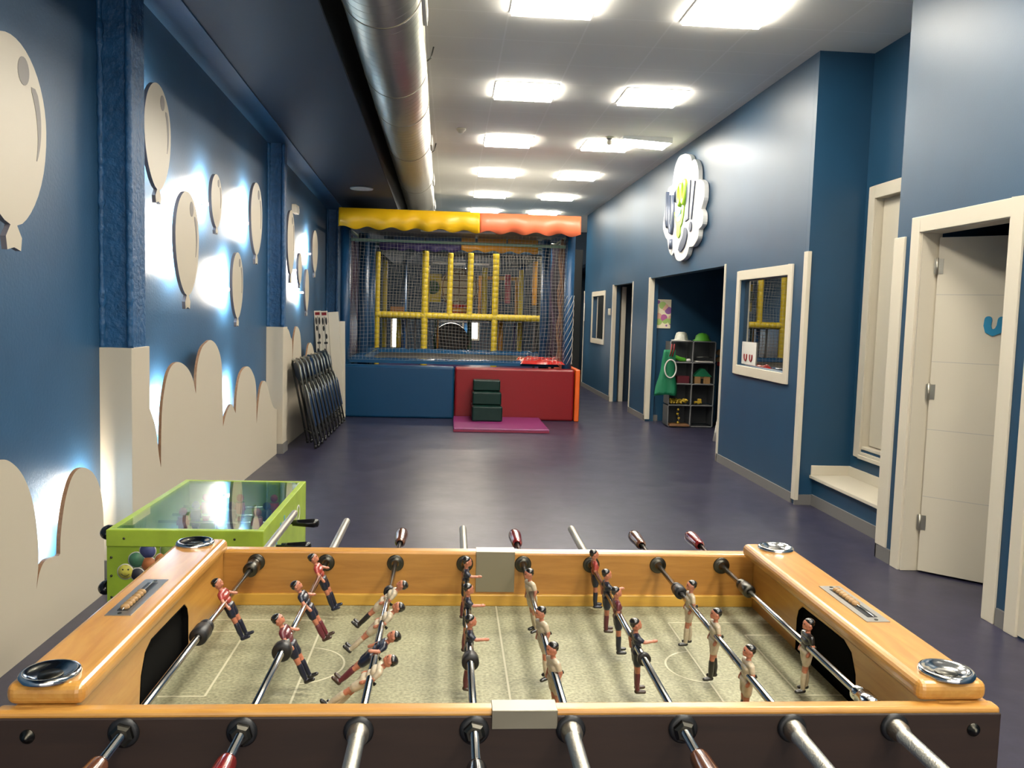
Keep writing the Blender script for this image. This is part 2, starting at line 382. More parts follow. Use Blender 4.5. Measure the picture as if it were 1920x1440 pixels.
# rooms behind the right wall
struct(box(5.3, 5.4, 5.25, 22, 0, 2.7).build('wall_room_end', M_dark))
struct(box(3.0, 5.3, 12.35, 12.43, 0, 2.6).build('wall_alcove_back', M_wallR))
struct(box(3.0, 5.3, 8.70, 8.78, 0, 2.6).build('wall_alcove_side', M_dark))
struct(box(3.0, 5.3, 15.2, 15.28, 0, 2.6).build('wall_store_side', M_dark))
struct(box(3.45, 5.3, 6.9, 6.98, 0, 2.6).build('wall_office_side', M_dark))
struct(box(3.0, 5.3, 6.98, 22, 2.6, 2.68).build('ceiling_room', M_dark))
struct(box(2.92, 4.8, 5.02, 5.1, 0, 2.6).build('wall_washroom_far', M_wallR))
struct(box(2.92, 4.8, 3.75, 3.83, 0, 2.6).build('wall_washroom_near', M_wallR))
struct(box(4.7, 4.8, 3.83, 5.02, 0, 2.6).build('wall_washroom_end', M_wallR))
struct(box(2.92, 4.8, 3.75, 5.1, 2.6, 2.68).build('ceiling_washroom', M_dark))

# baseboards
bb = MB()
for a, b in ((6.85, 8.87), (12.27, 13.43), (15.05, 18.35)): bb.box(XR-.012, XR, a, b, 0, .085)
bb.box(2.868, 3.02, 6.766, 6.78, 0, .085)
struct(bb.build('baseboard_right', M_base))
struct(box(2.995, 3.08, 12.335, 12.35, 0, .085).build('baseboard_alcove', M_base))
bb = MB()
for a, b in ((-4, 2.98), (3.95, 4.03), (5.08, 5.17)): bb.box(XN-.012, XN, a, b, 0, .09)
bb.box(XN-.012, XN+.3, 5.25, 5.262, 0, .09); bb.box(XN-.012, XN, 5.17, 5.262, 0, .09)
struct(bb.build('baseboard_near', M_base))
# corner trims
struct(box(XR-.014, XR+.02, 6.762, 6.84, .04, 2.08).build('trim_2', M_white, bevel=.003))
struct(box(XN-.014, XN+.03, 5.14, 5.265, .09, 2.05).build('trim_3', M_white, bevel=.003))
struct(box(XR-.012, XR+.13, 8.845, 8.885, .0, 2.095).build('trim_4', M_white, bevel=.003))
struct(box(XR-.012, XR+.06, 12.25, 12.33, .03, 2.095).build('trim_5', M_white, bevel=.003))
struct(box(XR-.012, XR+.02, 18.33, 18.37, .0, 2.05).build('trim_6', M_white, bevel=.003))
struct(box(XR-.012, XR+.05, 13.41, 13.45, 0, 2.08).build('trim_7', M_white, bevel=.003))
struct(box(XR-.012, XR+.05, 15.03, 15.12, 0, 2.08).build('trim_8', M_white, bevel=.003))
struct(box(3.04, 3.12, 15.10, 15.2, 0, 2.05).build('trim_9', M_white, bevel=.003))
# stepped plinth below the raised door
def bench():
    p = struct(box(3.02, 3.33, 5.44, 6.78, 0, .225).build('wall_recess_plinth', M_wallR))
    b = MB(); b.box(2.99, 3.33, 5.42, 6.78, .225, .25)
    b.box(3.315, 3.33, 5.42, 6.765, .25, .33); b.box(3.0, 3.33, 6.765, 6.78, .25, .33)
    struct(b.build('soffit_shade_face0', M_white, bevel=.003))
    b = MB(); b.box(3.008, 3.02, 5.44, 6.766, 0, .09); b.box(3.008, 3.33, 5.428, 5.44, 0, .09)
    struct(b.build('baseboard_plinth', M_base))
bench()
# raised cupboard door in the recess
d = struct(MB().build('door_2', M_white)) if False else None
def frame(b, x0, x1, y0, y1, z0, z1, w, wb=None):
    wb = w if wb is None else wb
    b.box(x0, x1, y0, y0+w, z0, z1); b.box(x0, x1, y1-w, y1, z0, z1); b.box(x0, x1, y0+w, y1-w, z1-w, z1)
    if wb: b.box(x0, x1, y0+w, y1-w, z0, z0+wb)
    return b
dr = box(3.385, 3.42, 5.56, 6.59, .53, 2.49).build('door_2', M_white, bevel=.003); struct(dr)
frame(MB(), 3.312, 3.33, 5.45, 6.70, .43, 2.595, .10, .05).box(3.33, 3.42, 5.53, 5.552, .5, 2.52).box(3.33, 3.42, 6.598, 6.62, .5, 2.52).box(3.33, 3.42, 5.552, 6.598, 2.498, 2.52).box(3.33, 3.42, 5.552, 6.598, .5, .522).build('door_frame', M_white, dr, bevel=.004)
box(3.300, 3.33, 5.5, 6.6, .425, .455).build('door_sill', M_white, dr, bevel=.003)
# half open washroom door
hy, hx = 4.955, 2.915
ang = math.atan2(-.69, .72)
dl = MB(); dl.box(0, .78, -.038, 0, .012, 2.03)
for z in (.47, .88, 1.29, 1.69): dl.box(0.0, .78, -.0385, -.0365, z, z+.004, mi=1)
door = struct(dl.build('door_1', [M_white, M_netw], loc=(hx, hy, 0), rot=(0, 0, ang)))
def local_box(parent, name, m, *a, **k):
    return MB().box(*a).build(name, m, parent, **k)
fr = frame(MB(), XN-.016, XN, 4.04, 5.065, 0, 2.155, .095, 0)
fr.box(XN-.004, XN+.12, 4.12, 4.155, 0, 2.075); fr.box(XN-.004, XN+.12, 4.955, 4.985, 0, 2.075); fr.box(XN-.004, XN+.12, 4.155, 4.955, 2.055, 2.075)
fo = fr.build('door_frame', M_white, None, bevel=.003); fo['kind'] = 'structure'; fo.name = 'soffit_shade_face1'
for z in (.31, 1.11, 1.86):
    h = MB(); h.cyl((-.004, -.045, z-.05), (-.004, -.045, z+.05), .008, n=10); h.box(-.02, .03, -.041, -.038, z-.045, z+.045)
    h.build('hinge', M_tube, door)
lt = MB()
def stroke(b, pts, r, y0, y1):
    n = len(pts); L = []; Rr = []
    for i in range(n):
        p = Vector(pts[i]); d = (Vector(pts[min(i+1, n-1)])-Vector(pts[max(i-1, 0)])).normalized(); nn = Vector((-d.y, d.x))
        L.append(tuple(p+nn*r)); Rr.append(tuple(p-nn*r))
    p, d = Vector(pts[-1]), (Vector(pts[-1])-Vector(pts[-2])).normalized(); a0 = math.atan2(d.y, d.x)
    c1 = [tuple(p+Vector((cos(a0+t), sin(a0+t)))*r) for t in (pi/3, pi/6, 0, -pi/6, -pi/3)]
    p, d = Vector(pts[0]), (Vector(pts[0])-Vector(pts[1])).normalized(); a0 = math.atan2(d.y, d.x)
    c0 = [tuple(p+Vector((cos(a0+t), sin(a0+t)))*r) for t in (pi/3, pi/6, 0, -pi/6, -pi/3)]
    b.prism(L+c1+Rr[::-1]+c0, lambda a, c, t: (a, t, c), y0, y1)
u = [(.288, 1.550), (.285, 1.515), (.292, 1.488), (.315, 1.476), (.340, 1.488), (.352, 1.515), (.356, 1.550)]
stroke(lt, u, .02, -.046, -.038)
stroke(lt, [(.358, 1.548), (.362, 1.51), (.375, 1.484), (.40, 1.474), (.43, 1.488), (.44, 1.515), (.444, 1.55)], .0195, -.0465, -.0385)
lt.build('door_letter', M_cyan, door)
# second near door
d3 = struct(box(XN-.006, XN, 3.04, 3.875, .012, 2.075).build('door_3', M_white))
frame(MB(), XN-.02, XN, 2.96, 3.95, .0, 2.15, .085, 0).build('door_frame', M_white, d3, bevel=.003)
# windows in the right wall
def window(n, y0, y1, z0, z1):
    w = .09
    f = frame(MB(), XR-.018, XR+.0, y0, y1, z0, z1, w).box(XR, XR+.1, y0+w-.012, y0+w, z0+w, z1-w).box(XR, XR+.1, y1-w, y1-w+.012, z0+w, z1-w)
    o = struct(f.build('window_%d' % n, M_white, bevel=.004))
    box(XR+.04, XR+.046, y0+w-.01, y1-w+.01, z0+w-.01, z1-w+.01).build('window_pane', M_glass, o)
    return o
w2 = window(1, 7.055, 8.455, .975, 1.995); w1 = window(2, 15.83, 17.3, .985, 2.0)
st = box(XR+.032, XR+.037, 7.95, 8.34, 1.08, 1.30).build('window_sticker', M_paper, w2)
for yy in (8.07, 8.22):
    h = MB(); h.tube([(XR+.03, yy+.035*cos(t), 1.16+.045*sin(t)) for t in [pi*.85+i*(1.3*pi)/10 for i in range(11)]], .008, n=6)
    h.build('sticker_drawing', M_rpad, st)
# far lit windows
def litwin(n, x0, x1, z0, z1, y=21.98):
    o = MB().box(x0-.05, x1+.05, y-.03, y, z0-.05, z0).box(x0-.05, x1+.05, y-.03, y, z1, z1+.05).box(x0-.05, x0, y-.03, y, z0, z1).box(x1, x1+.05, y-.03, y, z0, z1).build('window_%d' % n, M_white)
    struct(o); box(x0, x1, y-.015, y-.01, z0, z1).build('window_pane', M_lit, o)
litwin(3, .36, .70, .86, 1.28)
litwin(4, -1.46, -1.33, .6, 1.35)

# ------------------------------------------------------------------ pillars on the left wall
def pillar(y0, y1, ztop, n, wtop):
    p = box(XL, -1.715, y0+.02, y1-.02, 0, ztop).build('pillar', M_rough)
    p['kind'] = 'structure'
    o = struct(p)
    o.name = 'wall_pillar_%d' % n
    c = box(XL, -1.70, y0, y1, .10 if n > 1 else 0, wtop).build('pillar_casing', M_cream, o, bevel=.003)
    bz = MB(); bz.tube([(-1.715, y0+.02, wtop+i*.02) for i in range(int((ztop-wtop)/.02))], .02, rr=[.016+.007*random.random() for i in range(int((ztop-wtop)/.02))], n=8)
    bz.tube([(-1.86, y0+.02, wtop+i*.02) for i in range(int((ztop-wtop)/.02))], .02, rr=[.012+.012*random.random() for i in range(int((ztop-wtop)/.02))], n=8)
    bz.build('rough_corner', M_rough, o)
    box(XL, -1.69, y0-.012, y1+.012, 0, .1).build('pillar_base', M_base, o)
pillar(4.71, 4.985, soffz(4.9)+.02, 1, 1.262)
pillar(8.88, 9.11, soffz(9)+.02, 2, 1.305)
pillar(13.05, 13.3, soffz(13.2)+.02, 3, 1.3)

# ------------------------------------------------------------------ cloud boards with backlights
BX = -1.755
def board(name, pts, cusps, label, lights, y0, y1):
    P = smooth_pts(pts, cusps)
    out = [(y0, 0.0)]+P+[(y1, 0.0)]
    root = thing(name, label, 'wall panel', (BX, (y0+y1)/2, 0), group='white cloud shaped boards along the left wall')
    cy = (y0+y1)/2
    b = MB(); b.prism(out, lambda a, c, t: (t-BX, a-cy, c), BX-.018, BX, mi=0, side=1)
    b.build('cloud_board', [M_cream, M_mdf], root)
    for (a0, a1) in ((y0+.05, y0+.09), (cy-.02, cy+.02), (y1-.09, y1-.05)): MB().box(XL-BX+.001, -.0182, a0-cy, a1-cy, .0, .3).build('spacer_batten', M_mdf, root)
    for (ly, lz, e) in lights:
        lz -= .10; c = MB(); c.box(-.026, -.0182, ly-cy-.05, ly-cy+.05, lz-.082, lz-.058); c.build('led_module', M_led2, root)
        pl(ly, lz, e*.7, .16, .24)
def pl(y, z, e, w=.2, h=.3, col=(1, .9, .76)):
    l = bpy.data.lights.new('backlight', 'AREA'); l.shape = 'ELLIPSE'; l.size = h; l.size_y = w; l.energy = e; l.color = col
    o = bpy.data.objects.new('backlight_lamp', l); COL.objects.link(o); o.location = (BX-.030, y, z)
    o.rotation_euler = (0, radians(90), 0)
A = [(2.5, .42), (2.62, .6), (2.80, .72), (2.95, .62), (3.04, .42), (3.10, .5), (3.2, .72), (3.33, .85), (3.469, .871), (3.571, .831), (3.656, .753), (3.72, .636), (3.753, .5), (3.759, .381), (3.736, .259), (3.767, .325), (3.827, .362), (3.949, .345), (3.965, .35), (3.974, .443), (4.021, .581), (4.097, .679), (4.196, .706), (4.318, .665), (4.406, .578), (4.449, .458), (4.459, .316)]
board('cloud_panel', A, (4, 14, 17, 18), 'white cloud shaped board on the left wall nearest the camera', [(4.05, .50, 5), (4.44, .60, 5)], 2.4, 4.46)
Bp = [(4.99, 1.0), (5.1, .93), (5.24, .766), (5.294, .594), (5.332, .50), (5.344, .752), (5.375, .913), (5.457, 1.056), (5.56, 1.119), (5.699, 1.128), (5.869, 1.079), (5.987, .998), (6.061, .885), (6.087, 1.065), (6.189, 1.191), (6.322, 1.236), (6.446, 1.247), (6.605, 1.194), (6.727, 1.065), (6.759, .814), (6.776, .56), (6.871, .654), (7.019, .711), (7.12, .655), (7.17, .62), (7.208, .793), (7.333, .94), (7.56, .984), (7.761, .924), (7.911, .777), (7.94, .43), (8.002, .596), (8.109, .76), (8.246, .804), (8.389, .751), (8.55, .6), (8.7, .5), (8.87, .46)]
board('cloud_panel', Bp, (4, 12, 20, 24, 30), 'white cloud shaped board between the two white pillar casings on the left wall', [(5.62, .92, 14), (7.32, .86, 10), (8.15, .65, 3)], 4.99, 8.87)
Cp = [(9.12, 1.28), (9.43, 1.273), (9.60, 1.18), (9.687, 1.126), (9.723, .85), (9.76, 1.1), (9.846, 1.235), (9.978, 1.294), (10.192, 1.209), (10.275, .986), (10.29, .75), (10.40, .6), (10.5, .75), (10.655, .916), (10.806, 1.055), (11.01, 1.061), (11.23, .942), (11.331, .727), (11.5, .8), (11.68, .85)]
board('cloud_panel', Cp, (4, 10, 17), 'white cloud shaped board behind the stack of folding chairs', [(10.33, .8, 2.5)], 9.12, 11.7)

# ------------------------------------------------------------------ balloons
def balloon(yc, ztop, zbot, w, label, e, near=False, marks=True):
    root = thing('balloon_panel', label, 'wall decoration', (BX, yc, (ztop+zbot)/2), group='backlit balloon boards on the left wall')
    h = ztop-zbot; kn = .095*h; body = h-kn; a = w/2; zc = h/2-body*.42
    pts = []
    N = 44
    for i in range(N):
        t = pi*2*i/N+pi/2*1.0
        x, z = cos(t), sin(t)
        if z >= 0: pts.append((a*x, zc+body*.42*z))
        else:
            q = -z; pts.append((a*x*(1-.16*q*q*q), zc-body*.56*q))
    pts = [p for p in pts if not (abs(p[0]) < a*.13 and p[1] < 0)]
    bi = min(range(len(pts)), key=lambda i: (pts[i][1] if pts[i][0] < 0 else 9))
    nb = pts[:bi+1]; na = pts[bi+1:]
    zb = min(p[1] for p in pts); kw = a*.22
    knot = [(-a*.09, zb-.012), (-kw, zb-kn*.75), (-kw*.85, -h/2), (0, -h/2+.012), (kw*.85, -h/2), (kw, zb-kn*.75), (a*.09, zb-.012)]
    out = nb+knot+na
    # panel spans a 3 cm thick box: cream face, grey edge
    b = MB(); b.prism(out, lambda y, z, t: (t, y, z), -.022, 0, mi=0, side=1)
    b.build('balloon_board', [M_cream, M_edge], root)
    if marks:
        g = MB(); r = a*.17
        g.prism([(a*.34+r*cos(t)*.95, zc+body*.27+r*1.15*sin(t)) for t in [2*pi*i/20 for i in range(20)]], lambda y, z, t: (t, y, z), .0, .0015)
        arc = []
        for i in range(13):
            u = i/12; th = radians(38-66*u); arc.append((a*.78*cos(th), zc+body*.42*.80*sin(th)-.02*u*h, r*(.62*(1-u)**.8*min(1, .55+u*6)+.07)))
        o1 = [(p[0]+p[2]*.8, p[1]) for p in arc]; o2 = [(p[0]-p[2]*.8, p[1]) for p in arc[::-1]]
        g.prism(o1+o2, lambda y, z, t: (t, y, z), .0, .0015)
        g.build('shine_mark', mat('grey balloon shine', (.30, .27, .25), .5), root)
    c = MB(); c.cyl((XL-BX-.002, 0, 0), (-.022, 0, 0), .012); c.build('wall_standoff', M_edge, root)
    c = MB(); c.cyl((-.029, 0, zc), (-.0221, 0, zc), .06, n=16); c.build('led_module', M_led2, root)
    pl(yc, (ztop+zbot)/2+zc-.02*h, e*.5, w*.5, h*.6)
balloon(3.60, 2.545, 1.70, .58, 'largest white balloon board, cut by the left edge of the frame', 3)
balloon(5.31, 2.80, 2.10, .46, 'white balloon board just right of the near blue pillar, highest of the row', 22)
balloon(5.88, 2.25, 1.475, .51, 'white balloon board below and right of the highest one, with strong glow on its left', 34)
balloon(6.59, 2.475, 2.035, .29, 'small white balloon board between two larger ones, above the tallest cloud hump', 20)
balloon(7.91, 2.61, 1.885, .45, 'white balloon board beside the second pillar with a grey shine mark', 26)
balloon(7.23, 1.945, 1.335, .36, 'lowest white balloon board before the second pillar', 28)
balloon(9.58, 2.565, 1.775, .41, 'white balloon board directly behind the second pillar', 24)
balloon(11.24, 2.505, 1.90, .44, 'farthest white balloon board, nearest to the yellow valance', 18, marks=False)
balloon(10.15, 2.14, 1.735, .25, 'tiny white balloon board between the two far larger ones', 12, marks=False)
balloon(10.65, 1.98, 1.41, .28, 'low white balloon board above the leaning white planks', 20, marks=False)
e = thing('emergency_light', 'small white emergency light high on the left wall beyond the second pillar', 'emergency light', (XL, 10.33, 2.66))
MB().box(-.002, .05, -.11, .11, -.05, .05).build('housing', M_white, e, bevel=.008)
MB().box(.05, .056, -.09, .09, -.035, .02).build('lens', M_paper, e)

# ------------------------------------------------------------------ ceiling fixtures
LY = [-3.3, -1.25, 1.16, 3.58, 6.0, 8.413, 10.82, 13.24, 15.66, 18.08]
names = {6.0: 'first visible', 8.413: 'second', 10.82: 'third', 13.24: 'fourth', 15.66: 'fifth', 18.08: 'sixth and farthest'}
def panel(x, y, label, grp=None):
    t = thing('ceiling_light', label, 'ceiling light', (x, y, ZC), group=grp)
    MB().box(-.297, .297, -.297, -.284, -.008, 0).box(-.297, .297, .283, .297, -.012, 0).box(-.297, -.283, -.283, .283, -.012, 0).box(.283, .297, -.283, .283, -.012, 0).build('light_frame', M_ceilframe, t)
    MB().box(-.283, .283, -.283, .283, -.032, -.004).build('diffuser', M_led, t)
    return t
for y in LY:
    for x, sd in ((.67, 'left'), (1.91, 'right')):
        if y < 5:
            panel(x, y, 'square lit ceiling panel above the football table, ahead of the view', 'unseen ceiling panels')
        else:
            panel(x, y, 'square lit ceiling panel, %s from the camera in the %s column' % (names[y], sd), 'square lit ceiling panels')
t = thing('ceiling_light', 'hanging tilted lit panel touching the third panel of the right column, glowing on the wall', 'ceiling light', (2.30, 10.45, ZC-.02), (0, radians(3), 0))
MB().box(-.30, .30, -.22, .22, -.03, .03).build('light_frame', M_ceilframe, t); MB().box(-.28, .28, -.2, .2, -.036, -.03).build('diffuser', M_led, t)
t = thing('smoke_detector', 'small white sensor on the ceiling between the two light columns and the duct', 'smoke detector', (.075, 10.25, ZC))
MB().lathe((0, 0, 0), (0, 0, -1), [(0, 0), (0, .055), (.02, .055), (.035, .035), (.05, .03), (.055, 0)]).build('detector_body', M_white, t)
t = thing('security_camera', 'small grey ceiling camera beside the tilted light panel', 'camera', (1.86, 10.36, ZC))
MB().lathe((0, 0, 0), (0, 0, -1), [(0, 0), (0, .05), (.02, .05), (.03, .03), (.05, .03)]).build('mount', M_tube, t); MB().sph((0, 0, -.06), .035).build('lens_dome', M_white, t)
t = thing('ceiling_speaker', 'round white speaker grille in the dark blue soffit near the play area', 'speaker', (-1.18, 11.3, soffz(11.3)))
MB().lathe((0, 0, 0), (0, 0, -1), [(0, 0), (0, .15), (.012, .145), (.014, .12), (.008, .11), (.008, 0)]).build('grille', M_paper, t)
# spiral duct
dx0, dy0, dx1, dy1 = -.36, -4, -.62, 19.5
ZD = 3.41
dt = thing('ventilation_duct', 'large round galvanised spiral duct running along the ceiling', 'duct', (0, 0, 0))
def dctr(y): return -.453-.0118*(y-5.2)
MB().cyl((dctr(-4), -4, ZD), (dctr(19.5), 19.5, ZD), .246, n=64).build('duct_tube', M_duct, dt)
for y in (3.2, 5.25, 6.9, 7.95, 9.7, 12.3, 14.7, 17):
    MB().cyl((dctr(y), y-.008, ZD), (dctr(y), y+.008, ZD), .2495, n=64).build('joint_band', M_gplate, dt)
for y, l in ((5.3, .9), (9.9, .35), (12.6, .5), (15.5, .6)):
    c = MB(); a = radians(12); x = dctr(y)
    c.box(x+.236, x+.262, y-l/2, y+l/2, ZD-.055, ZD+.055); c.box(x+.262, x+.266, y-l/2+.03, y+l/2-.03, ZD-.035, ZD+.035)
    c.build('side_grille', M_ceilframe, dt, bevel=.004)
for y in (7.2, 11.2):
    MB().tube([(dctr(y)+.22, y, ZD+.12), (dctr(y)+.27, y, ZD+.16), (dctr(y)+.29, y, ZC)], .006).build('hanger', M_chrod, dt)

# ------------------------------------------------------------------ logo sign
sg = thing('logo_sign', 'white cloud shaped sign with green and slate lettering high on the right wall', 'sign', (XR, 10.6, 2.9))
cl = [(10.483, 3.528), (10.755, 3.538), (10.943, 3.431), (11.013, 3.226), (11.228, 3.209), (11.31, 3.039), (11.36, 2.949), (11.429, 2.736), (11.29, 2.596), (11.167, 2.537), (11.059, 2.39), (10.912, 2.318), (10.80, 2.35), (10.665, 2.248), (10.435, 2.221), (10.203, 2.265), (10.108, 2.364), (9.924, 2.364), (9.762, 2.437), (9.735, 2.538), (9.597, 2.584), (9.595, 2.703), (9.677, 2.762), (9.583, 2.88), (9.607, 3.032), (9.742, 3.1), (9.851, 3.113), (9.881, 3.262), (10.022, 3.377), (10.159, 3.379), (10.255, 3.467), (10.483, 3.528)]
P = smooth_pts(cl, (3, 6, 9, 12, 16, 19, 22, 26, 29), 4)[:-1]
b = MB(); b.prism([(a-10.6, c-2.9) for a, c in P], lambda a, c, t: (t, a, c), -.06, -.005, side=0); b.build('cloud_backing', M_signw, sg, bevel=.004)
b = MB(); b.box(-.006, 0, -.5, .5, -.3, .3); b.build('mount_plate', M_edge, sg)
def slab(name, pts, m, t0=-.075, t1=-.061, sub=None):
    o = MB(); o.prism([(a-10.6, c-2.9) for a, c in pts], lambda a, c, t: (t, a, c), t0, t1); return o.build(name, m, sub or sg, bevel=.004)
def ell(cy, cz, ry, rz, n=24, a0=0): return [(cy+ry*cos(2*pi*i/n), cz+rz*sin(2*pi*i/n)) for i in range(n)]
def ring(name, cy, cz, ry, rz, r, m, t=-.07, a0=0, a1=2*pi):
    N = 28; cl_ = abs(a1-a0-2*pi) < .01
    o = MB(); o.tube([(t, cy-10.6+ry*cos(a0+(a1-a0)*i/N), cz-2.9+rz*sin(a0+(a1-a0)*i/N)) for i in range(N if cl_ else N+1)], r, n=8, closed=cl_); return o.build(name, m, sg)
# left letters: a 'J', 'U', 'M' in slate; double green o with a face; slate '!!'
stl = lambda pts, r, name, m: (lambda o: o.build(name, m, sg))(MB().tube([(-.072, a-10.6, c-2.9) for a, c in pts], r, n=8))
stl([(11.18, 3.16), (11.19, 2.80), (11.12, 2.70)], .03, 'letter_stroke', M_logob)
stl([(11.06, 3.10), (11.05, 2.74), (10.98, 2.62), (10.90, 2.60), (10.86, 2.68), (10.88, 3.08)], .026, 'letter_stroke', M_logob)
stl([(10.80, 2.98), (10.80, 3.10), (10.72, 3.12), (10.70, 2.96)], .022, 'letter_stroke', M_logob)
stl([(10.92, 2.52), (10.90, 2.40)], .03, 'letter_stroke', M_logob)
ring('green_letter', 10.57, 3.04, .065, .12, .032, M_logog); ring('green_letter', 10.38, 3.05, .07, .13, .034, M_logog)
g = smooth_pts([(10.82, 2.86), (10.70, 2.80), (10.55, 2.82), (10.36, 2.93), (10.38, 2.80), (10.44, 2.68), (10.50, 2.64), (10.51, 2.55), (10.58, 2.51), (10.66, 2.55), (10.68, 2.65), (10.76, 2.74), (10.82, 2.86)], (0, 3), 4)[:-1]
slab('green_face', g, M_logog)
slab('white_smile', ell(10.57, 2.76, .11, .05), M_signw, -.08, -.075)
slab('blue_tongue', ell(10.60, 2.83, .13, .055), M_logoc, -.084, -.08)
slab('slate_stroke', [(10.28, 3.12), (10.13, 3.16), (10.16, 2.70), (10.30, 2.68)], M_logob)
slab('slate_stroke', [(10.07, 3.14), (9.94, 3.12), (10.03, 2.68), (10.12, 2.70)], M_logob)
slab('slate_dot', ell(10.06, 2.60, .055, .06), M_logob)
slab('slate_swoosh', smooth_pts([(10.34, 2.62), (10.24, 2.60), (10.18, 2.52), (10.26, 2.40), (10.44, 2.33), (10.56, 2.36), (10.48, 2.45), (10.38, 2.52), (10.34, 2.62)], (0, 5), 4)[:-1], M_logob)
# switch and plaque
t = thing('wall_switch', 'small white switch box between the far window and the dark doorway', 'switch', (XR, 15.33, 1.60))
MB().box(-.03, 0, -.06, .06, -.06, .06).build('switch_plate', M_white, t, bevel=.006); MB().box(-.036, -.03, -.03, .03, -.035, .035).build('switch_rocker', M_paper, t, bevel=.003)
t = thing('wall_plaque', 'narrow pale notice at the far end of the right wall', 'notice', (XR, 18.25, 1.6))
MB().box(-.02, -.014, -.07, .07, -.19, .19).build('notice_sheet', M_paper, t)
# ================================================================== FOOTBALL TABLE
TX0, TX1, TY0, TY1, TZ = -.518, .756, 1.216, 2.010, .93
tb = thing('football_table', 'large varnished wooden football table with steel rods in the foreground', 'football table', (.11, 1.6, 0))
def T(b, name, m, parent=None, **k):
    # build in table coordinates
    b.v = [(x-.11, y-1.6, z) for x, y, z in b.v]; return b.build(name, m, parent or tb, **k)
T(MB().box(TX0, TX1, TY0, TY1, .785, .80), 'playfield', M_field)
ln = MB(); Z0, Z1 = .8001, .8006
def hl(x0, x1, y, w=.004): ln.box(x0, x1, y-w/2, y+w/2, Z0, Z1)
def vl(x, y0, y1, w=.004): ln.box(x-w/2, x+w/2, y0, y1, Z0, Z1)
def arc(cx, cy, r, a0, a1, w=.004, n=28):
    P = [(cx+(r+s*w/2)*cos(a0+(a1-a0)*i/n), cy+(r+s*w/2)*sin(a0+(a1-a0)*i/n)) for s in (1, -1) for i in (range(n+1) if s == 1 else range(n, -1, -1))]
    ln.prism(P, lambda a, b, t: (a, b, t), Z0, Z1)
hl(TX0, -.268, 1.902); vl(-.268, 1.40, 1.902); hl(TX0, -.268, 1.40); arc(-.282, 1.655, .088, -pi*.44, pi*.44)
hl(TX0, -.425, 1.832); vl(-.425, 1.518, 1.832); hl(TX0, -.425, 1.518)
hl(.518, TX1, 1.89); vl(.518, 1.40, 1.89); hl(.518, TX1, 1.40); arc(.530, 1.645, .078, pi*.56, pi*1.44)
hl(.674, TX1, 1.815); vl(.674, 1.512, 1.815); hl(.674, TX1, 1.512); vl(.125, TY0, TY1)
T(ln, 'field_marking', M_line)
# end walls with goal mouths
op = [(1.205, .60), (1.205, .931), (2.005, .931), (2.005, .60), (1.735, .60), (1.735, .87), (1.728, .890), (1.712, .902), (1.52, .905), (1.488, .893), (1.468, .86), (1.462, .82), (1.462, .60)]
for nm, x0, x1 in (('left', -.600, TX0), ('right', TX1, .835)):
    b = MB(); b.prism(op, lambda y, z, t: (t, y, z), x0, x1); T(b, 'end_wall', M_woodY, bevel=.002)
    g = MB(); g.box(*((x0+.06, x1-.012) if nm == 'left' else (x0+.012, x1-.06)), 1.455, 1.74, .70, .915); g.box(*( (x0-.004, x0) if nm == 'left' else (x1, x1+.004)), 1.45, 1.75, .70, .915)
    T(g, 'goal_pocket', M_void)
    gl = MB(); q = [(a, c) for a, c in op[4:]]; vs = []
    cyc = 1.6
    for a, c in q:
        for X_ in (x0+.001, x1+.0005 if nm == 'left' else x1-.001): vs.append((X_ if nm == 'left' else (x0-.0005 if X_ == x0+.001 else X_), a+(-.0012 if a > cyc else .0012), c-.0012))
    gl.add(vs, [(2*i, 2*i+1, 2*i+3, 2*i+2) for i in range(len(q)-1)]); T(gl, 'goal_lining', M_void)
# front and back long boards
def longboard(y0, y1, front):
    b = MB(); b.box(-.622, .845, y0, y1, .52, .93)
    if front: T(b, 'front_board', [M_woodX], bevel=.006, seg=3)
    else: T(b, 'back_board', [M_woodX], bevel=.006, seg=3)
longboard(1.190, TY0, True); longboard(TY1, 2.043, False)
T(MB().box(-.62, .843, 1.1855, 1.19, .52, .922), 'front_shaded_veneer', M_woodDk, bevel=.002)
T(MB().box(TX0, TX1, TY1-.004, TY1, .826, .924), 'inner_board', M_woodIn)
T(MB().box(TX0, TX1, TY1-.012, TY1-.002, .80, .828), 'ball_strip', M_woodBase, bevel=.002)
T(MB().box(TX0, TX1, TY0, TY0+.010, .80, .828), 'ball_strip', M_woodBase, bevel=.002)
T(MB().box(-.60, .83, 1.22, 2.0, .50, .52), 'under_board', M_woodDk)
for x in (-.58, .79):
    for y in (1.24, 1.97):
        b = MB(); b.cyl((x, y, 0), (x, y, .52), .028, .042, n=16); T(b, 'leg', M_woodDk)
